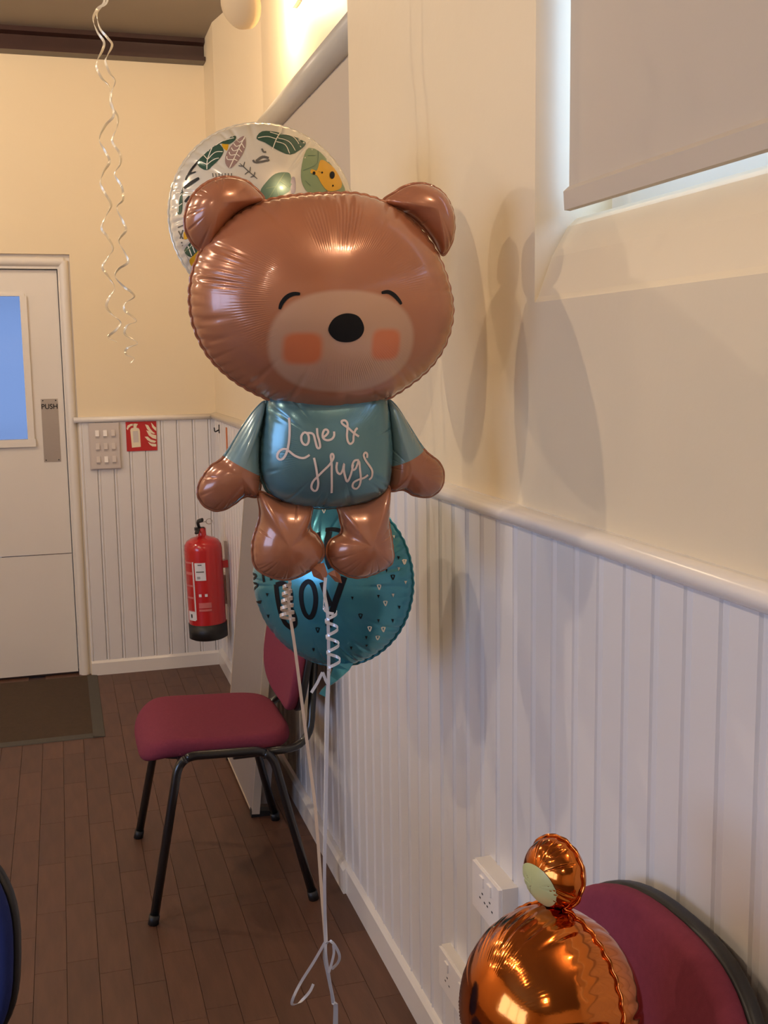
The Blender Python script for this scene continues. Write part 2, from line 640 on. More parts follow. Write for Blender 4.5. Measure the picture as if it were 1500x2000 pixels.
window('window_1', *WIN1, 'recessed hall window behind the lowered beige blind beside the dado rail')
window('window_2', WIN2[0], WIN2[1], 'recessed hall window behind the blind near the lit wall lamp')
e = empty('window_3', loc=(-4.1, 0, 1.0))
struct(e, 'daylit window in the opposite hall wall', 'window')
f = MB()
f.box((-4.2, LW[0], LW[2]), (-4.1, LW[0] + .06, LW[3])); f.box((-4.2, LW[1] - .06, LW[2]), (-4.1, LW[1], LW[3]))
f.box((-4.2, LW[0] + .06, LW[2]), (-4.1, LW[1] - .06, LW[2] + .06)); f.box((-4.2, LW[0] + .06, LW[3] - .06), (-4.1, LW[1] - .06, LW[3]))
f.build('window_frame', 'trim_paint', e, world=True)
for k in (1, 2):
    yy = LW[0] + (LW[1] - LW[0]) * k / 3
    MB().box((-4.19, yy - .025, LW[2] + .06), (-4.11, yy + .025, LW[3] - .06)).build('mullion', 'trim_paint', e, world=True)


def portal(loc, rot, sx, sy):
    l = bpy.data.lights.new('daylight_portal', 'AREA')
    l.shape = 'RECTANGLE'; l.size = sx; l.size_y = sy
    l.cycles.is_portal = True
    o = bpy.data.objects.new('daylight_portal', l)
    o.location = loc; o.rotation_euler = rot
    COL.objects.link(o)


portal((-4.22, (LW[0] + LW[1]) / 2, (LW[2] + LW[3]) / 2), (0, -math.pi / 2, 0), LW[3] - LW[2], LW[1] - LW[0])
portal((.93, (WIN1[0] + WIN1[1]) / 2, 2.03), (0, math.pi / 2, 0), .55, WIN1[1] - WIN1[0])


def blind(label, y0, y1, ztop, zbot, xc):
    e = empty('roller_blind', loc=(xc, (y0 + y1) / 2, zbot), label=label, category='blind')
    r = MB()
    r.tube([(xc, y0, ztop), (xc, y1, ztop)], .040, 28)
    r.build('roller_tube', 'blind_tube', e, world=True)
    g = MB()
    n = 24
    for k in range(n):
        a, c = y0 + (y1 - y0) * k / n, y0 + (y1 - y0) * (k + 1) / n
    g.box((xc - .002 + .012, y0 + .012, zbot + .03), (xc + .012, y1 - .012, ztop))
    g.build('blind_fabric', 'blind', e, world=True)
    g = MB()
    g.prism([(xc + .002, zbot), (xc + .012, zbot - .001), (xc + .018, zbot + .006), (xc + .0135, zbot + .036), (xc + .009, zbot + .036), (xc, zbot + .028)], 1, y0 + .012, y1 - .012)
    g.build('bottom_bar', 'blind', e, world=True)
    for yy in (y0 - .004, y1 - .002):
        MB().box((xc - .02, yy, ztop - .025), (XREC, yy + .006, ztop + .025)).build('bracket', 'black', e, world=True)
    return e


blind('beige roller blind drawn down with bright daylight round its edge', WIN1[0] + .02, WIN1[1] - .014, 2.33, 1.7245, .764)
blind('beige roller blind with thick rolled tube under the lit wall lamp', WIN2[0] + .02, WIN2[1] + .12, 2.352, 1.74, .786)

# ------------------------------------------------------------------ door
door = empty('door_1', loc=(-.39, D + .05, 0))
struct(door, 'white hinged door with blue-lit reeded glass and steel push plate', 'door')
fr = MB()
YLF = D + .045
Y0 = D + .022
fr.box((.024, Y0, 0), (DX1, D + .17, DZ)); fr.box((DX0, Y0, 0), (DX0 + .056, D + .17, DZ)); fr.box((DX0 + .056, Y0, 1.935), (.024, D + .17, DZ))
fr.tube([(.052, Y0 + .004, 0), (.052, Y0 + .004, 1.972)], .022, 12)
fr.tube([(.052, Y0 + .004, 1.968), (DX0 + .03, Y0 + .004, 1.968)], .022, 12)
fr.tube([(DX0 + .03, Y0 + .004, 0), (DX0 + .03, Y0 + .004, 1.972)], .022, 12)
fr.box((.004, YLF + .046, 0), (.03, D + .17, 1.94)); fr.box((DX0 + .05, YLF + .046, 0), (DX0 + .085, D + .17, 1.94)); fr.box((DX0 + .05, YLF + .046, 1.915), (.03, D + .17, 1.94))
fr.build('door_frame', 'door_paint', door, world=True, fix=False)
GX0, GX1, GZ0, GZ1 = -.66, -.150, 1.152, 1.812
YL = D + .045
lf = MB()
lf.box((DX0 + .06, YL, .012), (GX0, YL + .044, 1.931)); lf.box((GX1, YL, .012), (.020, YL + .044, 1.931))
lf.box((GX0, YL, .012), (GX1, YL + .044, .597)); lf.box((GX0, YL, .600), (GX1, YL + .044, GZ0)); lf.box((GX0, YL, GZ1), (GX1, YL + .044, 1.931))
lf.build('door_leaf', 'door_paint', door, world=True, fix=False)
MB().box((-.30, YL - .0012, .597), (.020, YL, .5995)).build('leaf_joint', 'joint', door, world=True)
MB().box((DX0 + .05, D + .06, 0), (.03, D + .19, .014)).build('threshold', 'joint', door, world=True)
bd = MB()
for a, c in (((GX0 - .035, YL - .012, GZ0 - .036), (GX1 + .035, YL + .006, GZ0)), ((GX0 - .02, YL - .006, GZ1), (GX1 + .02, YL + .006, GZ1 + .012)),
             ((GX0 - .035, YL - .010, GZ0), (GX0, YL + .006, GZ1)), ((GX1, YL - .010, GZ0), (GX1 + .030, YL + .006, GZ1))):
    bd.box(a, c)
bd.build('glazing_bead', 'trim_paint', door, world=True, fix=False)
gl = MB()
n = 76
V = []
for i in range(n * 4 + 1):
    x = GX0 + (GX1 - GX0) * i / (n * 4)
    yo = .0012 * math.cos(i / 4 * 2 * math.pi)
    V += [(x, YL + .014 + yo, GZ0), (x, YL + .014 + yo, GZ1), (x, YL + .022, GZ0), (x, YL + .022, GZ1)]
F = []
for i in range(n * 4):
    a, c = 4 * i, 4 * i + 4
    F += [(a, c, c + 1, a + 1), (a + 2, a + 3, c + 3, c + 2), (a, a + 2, c + 2, c), (a + 1, c + 1, c + 3, a + 3)]
F += [(0, 1, 3, 2), (4 * n * 4, 4 * n * 4 + 2, 4 * n * 4 + 3, 4 * n * 4 + 1)]
gl.add(V, F, True)
gl.build('reeded_pane', 'reeded', door, world=True)
pp = MB().box((-.083, YL - .002, 1.041), (-.007, YL, 1.338)).build('push_plate', 'steel', door, world=True)
for x in (-.074, -.016):
    for z in (1.050, 1.330):
        MB().lathe([(.0, .0015), (.0025, .001), (.003, 0)], n=10).build('screw', 'black', pp)
        s_ = bpy.data.objects[[o.name for o in COL.objects if o.name.startswith('screw')][-1]]
        loc = WM[door.name].inverted() @ Vector((x, YL - .002, z))
        s_.location = loc; s_.rotation_euler = (math.pi / 2, 0, 0)


def text_mesh(body, size, name, material, parent, loc, rot, sx=1.):
    c = bpy.data.curves.new(name, 'FONT')
    c.body = body; c.size = size; c.extrude = .0004; c.align_x = 'CENTER'; c.offset = size * .012
    t = bpy.data.objects.new(name + '_tmp', c)
    COL.objects.link(t)
    me = bpy.data.meshes.new_from_object(t.evaluated_get(bpy.context.evaluated_depsgraph_get()))
    bpy.data.objects.remove(t)
    me.name = name
    me.materials.clear(); me.materials.append(M[material])
    o = bpy.data.objects.new(name, me)
    COL.objects.link(o)
    o.parent = parent
    o.location = WM[parent.name].inverted() @ Vector(loc)
    o.rotation_euler = rot
    o.scale = (sx, 1, 1)
    return o


text_mesh('PUSH', .033, 'push_lettering', 'ink', pp, (-.045, YL - .0026, 1.291), (math.pi / 2, 0, 0), .95)

# ------------------------------------------------------------------ lamps
for i, (x, y, kw) in enumerate(PENDANTS):
    e = empty('pendant_lamp', loc=(x, y, CEIL), label='unseen enamelled pendant lamp hanging from the hall ceiling', category='lamp', group='pendant lamps along the hall')
    MB().lathe([(.0, 0), (.045, 0), (.04, -.02), (.0, -.022)], n=20).build('ceiling_rose', 'switch_w', e)
    MB().tube([(0, 0, -.02), (0, 0, -.075)], .004, 8).build('cord', 'black', e)
    MB().lathe([(.02, -.06), (.03, -.07), (.10, -.095), (.15, -.13), (.148, -.133), (.098, -.100), (.03, -.076), (.0, -.074)], n=32).build('lamp_shade', 'enamel', e)
    l = bpy.data.lights.new('bulb', 'POINT')
    l.energy = LAMP_POWER * kw; l.color = LAMP_COL; l.shadow_soft_size = .016
    lo = bpy.data.objects.new('bulb', l)
    COL.objects.link(lo); lo.parent = e; lo.location = (0, 0, -.160)

# wall lamps: cream dish standing off the wall over each window, light thrown onto the wall
def wall_lamp(Lc, power, label):
    Lc = np.array(Lc, float)
    wl = empty('wall_lamp', loc=(XREC, Lc[1] - .05, Lc[2]), label=label, category='lamp')
    dish = MB()
    prof = [(.0, -.052), (.03, -.050), (.06, -.040), (.078, -.022), (.084, 0), (.080, 0), (.074, -.020), (.056, -.036), (.03, -.045), (.0, -.047)]
    tmp = MB().lathe(prof, n=36)
    Rm = Matrix.Rotation(math.radians(62), 4, 'Y') @ Matrix.Rotation(math.radians(-18), 4, 'X')
    Tm = Matrix.Translation(Lc) @ Rm
    dish.add([Tm @ Vector((v[0], v[1] * 1.25, v[2])) for v in tmp.v], tmp.f, True)
    dish.build('lamp_shade', 'shade', wl, world=True)
    MB().tube([(Lc[0] + .015, Lc[1], Lc[2] + .005), (Lc[0] + .10, Lc[1] - .02, Lc[2] + .03), (XREC - .005, Lc[1] - .05, Lc[2] + .03)], .008, 8).build('arm', 'steel', wl, world=True)
    MB().box((XREC - .015, Lc[1] - .09, Lc[2] - .01), (XREC, Lc[1] - .01, Lc[2] + .07)).build('back_plate', 'switch_w', wl, world=True)
    l = bpy.data.lights.new('bulb', 'POINT')
    l.energy = power; l.color = (1, .77, .52); l.shadow_soft_size = .03
    lo = bpy.data.objects.new('bulb', l)
    COL.objects.link(lo); lo.parent = wl
    lo.location = WM[wl.name].inverted() @ Vector((Lc[0] + .06, Lc[1] - .01, Lc[2] + .035))


Lc = onx(474, 4, .655)
wall_lamp(Lc, WALL_LAMP_POWER, 'cream dish wall lamp shining onto the wall above the rolled blind')
wall_lamp((.655, .55, Lc[2]), WALL_LAMP_POWER * 1.5, 'cream dish wall lamp over the window with bright daylight round its blind')


# ------------------------------------------------------------------ chairs
def bez(pts, n=8):
    """rounded polyline through control points: corner cut by quadratic arcs of given radius"""
    out = [np.array(pts[0][:3], float)]
    for i in range(1, len(pts) - 1):
        p, r = np.array(pts[i][:3], float), pts[i][3]
        a = np.array(pts[i - 1][:3], float) - p
        c = np.array(pts[i + 1][:3], float) - p
        A, Cc = p + a / np.linalg.norm(a) * r, p + c / np.linalg.norm(c) * r
        for k in range(n + 1):
            t = k / n
            out.append((1 - t) ** 2 * A + 2 * t * (1 - t) * p + t * t * Cc)
    out.append(np.array(pts[-1][:3], float))
    return out


def make_chair(loc, rz, fabric, label, category='chair', group=None):
    """local: faces -x, width along y, origin on floor at centre of legs"""
    e = empty('stacking_chair', loc=loc, rz=rz, label=label, category=category, group=group)
    outl = superellipse(.215, .222, 4.2, 56)

    def seat_fn(p):
        x, y, z = p
        t = (x + .215) / .43
        z2 = z - .020 * max(0, .22 - t) / .22 * max(0, .22 - t) / .22 * 2.2 - .016 * t
        z2 -= .012 * math.exp(-((x - .06) / .14) ** 2) * (1 - (y / .24) ** 2) * (1 if z > .45 else 0)
        return (x - .012, y, z2)
    MB().slab(outl, .432, .486, .024, .004, seat_fn).build('seat', fabric, e)
    MB().slab(superellipse(.195, .205, 4.2, 40), .424, .440, .006, 0, lambda p: (p[0] - .01, p[1], p[2] - .016 * (p[0] + .2) / .4)).build('seat_pan', 'black', e)

    def back_fn(bulge, x0):
        def fn(p):
            yy, zz, d = p
            lean = (zz - .49) * .20
            curve = -.030 * (yy / .23) ** 2
            return (x0 + lean + curve - d, yy, zz)
        return fn
    MB().slab(superellipse(.228, .172, 2.7, 64, 0, .662), 0, .034, .015, .006, back_fn(0, .226)).build('backrest', fabric, e)
    MB().slab(superellipse(.232, .174, 2.7, 64, 0, .660), -.016, .004, .007, 0, back_fn(0, .226)).build('back_shell', 'black', e)
    for s in (-1, 1):
        yr, yf = s * .245, s * .283
        R = .0125
        # side frame: front leg, rail with rounded corners, rear leg
        full = bez([(-.217, yf, .012), (-.128, yr, .446, .05), (.122, yr, .436, .05), (.222, yf, .012)])
        n = len(full)
        cut1, cut2 = 6, n - 7
        lg = MB().tube(full[:cut1 + 1], R, 10).build('leg', 'black_metal', e)
        MB().tube([(-.2195, yf + s * .001, 0), (-.2145, yf - s * .001, .026)], .0148, 10).build('foot_cap', 'black', lg)
        MB().tube(full[cut1:cut2 + 1], R, 10).build('side_rail', 'black_metal', e)
        lg = MB().tube(full[cut2:], R, 10).build('leg', 'black_metal', e)
        MB().tube([(.2245, yf + s * .001, 0), (.2195, yf - s * .001, .026)], .0148, 10).build('foot_cap', 'black', lg)
        sup = bez([(.02, s * .226, .425), (.240, s * .205, .418, .075), (.274, s * .150, .69)])
        MB().tube(sup, .0115, 10).build('back_support', 'black_metal', e)
    MB().box((-.13, -.246, .418), (-.115, .246, .434)).build('cross_bar', 'black_metal', e)
    MB().box((.10, -.246, .412), (.115, .246, .428)).build('cross_bar', 'black_metal', e)
    return e


make_chair((.388, 3.125, 0), 0, 'maroon', 'whole maroon stacking chair with black legs between the balloons and leaning grey table')
make_chair((.392, 1.080, 0), 0, 'maroon', 'maroon stacking chair with rounded black-edged back behind the copper balloon')
make_chair((-.386, 1.406, 0), math.radians(73), 'blue_fabric', 'blue upholstered stacking chair with dark back rim', )

# ------------------------------------------------------------------ folded grey table leaning on the wall
tb = empty('folding_table', loc=(.56, 3.72, 0), label='folded grey trestle table leaning on its end against the boarded wall', category='table')
ta, tb0 = math.atan2(.118, 1.16), None
Htab, y0, y1 = 1.22, 3.45, 4.03


def lean(p):   # local: x out of face (towards room is -), y along wall, z up the table
    x, y, z = p
    return (.542 + x * math.cos(ta) + z * math.sin(ta), y, .0 + z * math.cos(ta) - x * math.sin(ta) + .012)


def lbox(a, c):
    m = MB().box(a, c)
    m.v = [lean(p) for p in m.v]
    return m


lbox((0, y0, 0.006), (.022, y1, Htab)).build('table_top', 'laminate', tb, world=True)
ed = MB()
for a, c in (((-.002, y0, 0), (.024, y1, .006)), ((-.002, y0, Htab), (.024, y1, Htab + .005)), ((-.002, y1, 0), (.024, y1 + .004, Htab)), ((-.002, y0 - .004, 0), (.024, y0, Htab))):
    m = MB().box(a, c); ed.add([lean(p) for p in m.v], m.f)
ed.build('edge_strip', 'laminate_edge', tb, world=True, fix=False)
for yy in (y0 + .01, y1 - .04):
    lbox((.024, yy, .03), (.058, yy + .03, Htab - .03)).build('side_rail', 'laminate', tb, world=True)
for yy in (y0 + .05, y1 - .08):
    for zz in (.06, .68):
        lbox((.026, yy, zz), (.050, yy + .025, zz + .52)).build('folded_leg', 'black_metal', tb, world=True)
for yy in (y0 - .003, y1 - .03):
    m = MB().box((-.003, yy, -.012), (.062, yy + .035, .010)); m.v = [lean(p) for p in m.v]
    m.build('end_cap', 'black', tb, world=True)

# ------------------------------------------------------------------ door mat
dm = empty('door_mat', loc=(-.42, 4.88, 0), label='brown door mat with grey border in front of the door', category='mat')
MB().box((-.95, 4.46, 0), (.060, D - .03, .007)).build('mat_pile', 'mat_pile', dm, world=True)
g = MB()
g.prism([(.060, 0), (.108, 0), (.106, .003), (.060, .009)], 1, 4.425, D - .022)
g.prism([(4.425, 0), (4.46, 0), (4.46, .009), (4.427, .003)], 0, -.95, .060)
g.build('mat_border', 'mat_edge', dm, world=True, fix=False)

# ------------------------------------------------------------------ switch panel, sign, sockets, hook
YB = D - BT - .001
sw = empty('switch_panel', loc=(.197, YB, 1.005), label='ivory nine-way light switch panel beside the red sign', category='switch')
MB().box((.130, YB - .016, 1.006), (.264, YB, 1.222)).build('face_plate', 'switch', sw, world=True)
MB().box((.124, YB - .006, 1.000), (.268, YB, 1.222)).build('back_box', 'switch', sw, world=True)
for r in range(3):
    for c in range(3):
        x, z = .163 + c * .0365, 1.171 - r * .062
        rk = MB().prism([(YB - .016, z - .014), (YB - .016, z + .016), (YB - .0185, z + .016), (YB - .0235, z - .012)], 0, x - .0085, x + .0085)
        rk.build('rocker', 'switch_w' if (r == 0 and c < 2) or (r == 2 and c == 1) else 'switch', sw, world=True)
        MB().box((x - .0085, YB - .0165, z - .022), (x + .0085, YB - .016, z - .0195)).build('rocker_tag', 'steel', sw, world=True)

sg = empty('safety_sign', loc=(.367, YB, 1.08), label='red fire extinguisher sign with white flames below dado rail', category='sign')
SX0, SX1, SZ0, SZ1 = .297, .440, 1.082, 1.222
MB().box((SX0, YB - .003, SZ0), (SX1, YB, SZ1)).build('sign_board', 'sign_red', sg, world=True)


def sgp(pts, name='pictogram', y=YB - .003, material='sign_cream'):
    # pts in unit square of the zoomed sign (0..1, v down)
    q = [(SX0 + u * (SX1 - SX0), SZ1 - v * (SZ1 - SZ0)) for u, v in pts]
    m = MB()
    n = len(q)
    c = np.mean(q, 0)
    m.add([(x, y - .0006, z) for x, z in q] + [(x, y, z) for x, z in q], [(i, (i + 1) % n, n + (i + 1) % n, n + i) for i in range(n)] + [tuple(range(n))])
    return m.build(name, material, sg, world=True)


sgp([(.14, .28), (.17, .22), (.25, .20), (.25, .14), (.21, .10), (.30, .06), (.40, .08), (.36, .14), (.34, .20), (.42, .23), (.45, .30), (.46, .86), (.17, .88)], 'extinguisher_pictogram')
sgp([(.25, .13), (.17, .14), (.09, .21), (.06, .28), (.02, .23), (.06, .12), (.16, .07), (.26, .07)], 'hose_pictogram')
sgp([(.22, .32), (.39, .31), (.40, .70), (.23, .71)], 'panel_pictogram', YB - .0036, 'switch')
for pts in ([(.83, .04), (.88, .10), (.94, .18), (.99, .22), (.99, .34), (.93, .29), (.86, .20)], [(.63, .10), (.73, .13), (.80, .26), (.88, .36), (.96, .42), (.88, .43), (.78, .37), (.69, .26)],
            [(.66, .30), (.76, .34), (.84, .44), (.98, .48), (.98, .62), (.86, .58), (.74, .48)], [(.60, .52), (.70, .52), (.80, .62), (.97, .68), (.93, .74), (.80, .72), (.68, .63)],
            [(.70, .70), (.80, .76), (.97, .78), (.97, .87), (.84, .86), (.76, .80)]):
    sgp(pts, 'flame_pictogram')


def wall_box(label, y0, y1, z0, z1, out, parts=True):
    xb = W - BT
    e = empty('socket_box', loc=(xb, (y0 + y1) / 2, z0), label=label, category='socket')
    m = MB().prism([(y0, z0), (y1, z0), (y1, z1), (y0, z1)], 0, xb - out, xb)
    m.build('box', 'trim_paint', e, world=True)
    if parts:
        MB().box((xb - out - .006, y0 + .002, z0 + .002), (xb - out, y1 - .002, z1 - .002)).build('face_plate', 'switch_w', e, world=True)
        for yy in (y0 + .035, y1 - .06):
            MB().box((xb - out - .009, yy, z1 - .030), (xb - out - .006, yy + .018, z1 - .012)).build('rocker', 'switch_w', e, world=True)
            for dy, dz in ((-.006, -.058), (.016, -.058), (.005, -.046)):
                MB().box((xb - out - .0063, yy + dy, z1 + dz), (xb - out - .006, yy + dy + .006, z1 + dz + .003)).build('socket_slot', 'black', e, world=True)
    return e


wall_box('white double wall socket above the copper balloon, higher of two on the boards', 1.655, 1.785, .500, .590, .030)
wall_box('white wall socket just above the skirting, half hidden by copper balloon', 1.83, 2.005, .215, .300, .020)
wall_box('small white wall box on the boards behind the fire extinguisher', 5.10, 5.19, .36, .50, .022, False)
o = MB().box((W - BT - .003, 4.925, 1.10), (W - BT, 4.965, 1.205)).build('tape_strip', 'orange')
tag(o, 'orange strip stuck to the boarded wall above the extinguisher', 'tape')
hk = empty('coat_hook', loc=(W - BT, 5.19, 1.17), label='small dark hook on the boarding near the wall corner', category='hook')
MB().box((W - BT - .003, 5.182, 1.165), (W - BT, 5.198, 1.205)).build('hook_plate', 'black', hk, world=True)
MB().tube(bez([(W - BT - .003, 5.19, 1.18), (W - BT - .022, 5.19, 1.17, .008), (W - BT - .024, 5.19, 1.192)]), .003, 8).build('hook_prong', 'black', hk, world=True)

# ------------------------------------------------------------------ fire extinguisher
EXL = (.612, 5.02, .225)
ex = empty('fire_extinguisher', mw=Matrix.Translation(EXL) @ Matrix.Rotation(math.radians(-1.6), 4, 'Y') @ Matrix.Diagonal((1, 1, .86, 1)), label='red fire extinguisher with black base hanging on the boarded wall', category='fire extinguisher')
RE = .088
MB().lathe([(0, .0), (RE - .012, 0), (RE + .001, .008), (RE + .001, .088), (0, .088)], n=40).build('base', 'black', ex)
MB().lathe([(RE - .002, .08), (RE - .001, .49), (RE - .004, .515), (RE - .015, .536), (RE - .035, .550), (.028, .558), (.022, .562), (0, .562)], n=48).build('cylinder', 'red', ex)
MB().lathe([(.020, .555), (.019, .60), (.015, .606), (0, .606)], n=20).build('neck', 'red', ex)
MB().box((-.032, -.016, .590), (.012, .016, .606)).build('valve', 'black', ex)
MB().tube(bez([(-.01, 0, .60), (-.018, -.004, .640, .015), (.0, -.045, .652)]), .012, 8, flat=.6).build('squeeze_handle', 'black', ex)
MB().tube(bez([(-.012, 0, .596), (-.022, -.02, .598, .008), (-.03, -.055, .585)]), .010, 8, flat=.5).build('carry_handle', 'black', ex)
ring = [(.034 + .014 * math.cos(t), -.018, .638 + .014 * math.sin(t)) for t in np.linspace(0, 2 * math.pi, 25)]
MB().tube(ring, .0022, 6, cap=False).build('pin_ring', 'steel', ex)
MB().tube([(.022, -.018, .638), (-.006, -.010, .636)], .0022, 6).build('safety_pin', 'steel', ex)


def wrap(name, material, a0, a1, z0, z1, off=.0006):
    m = MB()
    n = max(2, int(abs(a1 - a0) / 6))
    V, F = [], []
    for i in range(n + 1):
        a = math.radians(a0 + (a1 - a0) * i / n)
        r = RE + off - .0012
        V += [(r * math.sin(a), -r * math.cos(a), z0), (r * math.sin(a), -r * math.cos(a), z1)]
    for i in range(n):
        F.append((2 * i, 2 * i + 2, 2 * i + 3, 2 * i + 1))
    return m.add(V, F, True).build(name, material, ex, fix=False)


wrap('service_label', 'label', -36, -3, .335, .430, .001)
wrap('label_heading', 'ink', -26, -14, .417, .421, .0015)
wrap('label_writing', 'grey', -32, -8, .379, .385, .0015)
for z0, z1 in ((.345, .349), (.352, .356)):
    wrap('label_writing', 'grey', -30, -20, z0, z1, .0015)
wrap('instruction_label', 'pale_red', -78, -42, .12, .435, .0008)
wrap('instruction_border', 'label', -44, -40, .12, .435, .0012)
for z0, z1 in ((.38, .425), (.31, .365), (.245, .30), (.17, .235)):
    wrap('instruction_panel', 'red', -76, -47, z0, z1, .0012)
wrap('barcode_label', 'label', -74, -44, .115, .165, .0015)
wrap('barcode', 'ink', -62, -56, .130, .150, .002)
for a in (-24, -6):
    wrap('print_icon', 'label', a - 4, a + 4, .247, .262, .001)
wrap('print_text', 'pale_red', -30, 8, .185, .214, .001)
wrap('print_text', 'pale_red', -30, 8, .168, .179, .001)
br = MB().box((RE - .004, -.022, .38), (W - BT - EXL[0] + .002, .022, .42)).build('bracket', 'red', ex)
MB().box((W - BT - EXL[0] - .008, -.012, .16), (W - BT - EXL[0] + .003, .012, .52)).build('bracket_strip', 'steel', ex)


# ================================================================== FOIL BALLOONS
def catmull(pts, closed=True, n=8):
    P = [np.array(p, float) for p in pts]
    m = len(P)
    out = []
    rng = range(m) if closed else range(m - 1)
    for i in rng:
        if closed:
            p0, p1, p2, p3 = P[i - 1], P[i], P[(i + 1) % m], P[(i + 2) % m]
        else:
            p0, p1, p2, p3 = P[max(i - 1, 0)], P[i], P[i + 1], P[min(i + 2, m - 1)]
        for k in range(n):
            t = k / n
            out.append(.5 * ((2 * p1) + (-p0 + p2) * t + (2 * p0 - 5 * p1 + 4 * p2 - p3) * t * t + (-p0 + 3 * p1 - 3 * p2 + p3) * t ** 3))
    if not closed:
        out.append(P[-1])
    return np.array(out)


class Frame:
    """local plane of a balloon: u right, v up, w towards its front"""

    def __init__(s, origin, n, up=(0, 0, 1)):
        n = np.array(n, float); n /= np.linalg.norm(n)
        up = np.array(up, float)
        s.U = np.cross(up, n); s.U /= np.linalg.norm(s.U)
        s.V = np.cross(n, s.U)
        s.N = n
        s.O = np.array(origin, float)
        U, V, N, O = s.U, s.V, s.N, s.O
        s.mw = Matrix(((U[0], -N[0], V[0], O[0]), (U[1], -N[1], V[1], O[1]), (U[2], -N[2], V[2], O[2]), (0, 0, 0, 1)))

    def uv(s, px, py, w=0.):
        d = ray(px, py)
        t = (w - (CAMP - s.O) @ s.N) / (d @ s.N)
        P = CAMP + d * t - s.O
        return np.array([P @ s.U, P @ s.V])


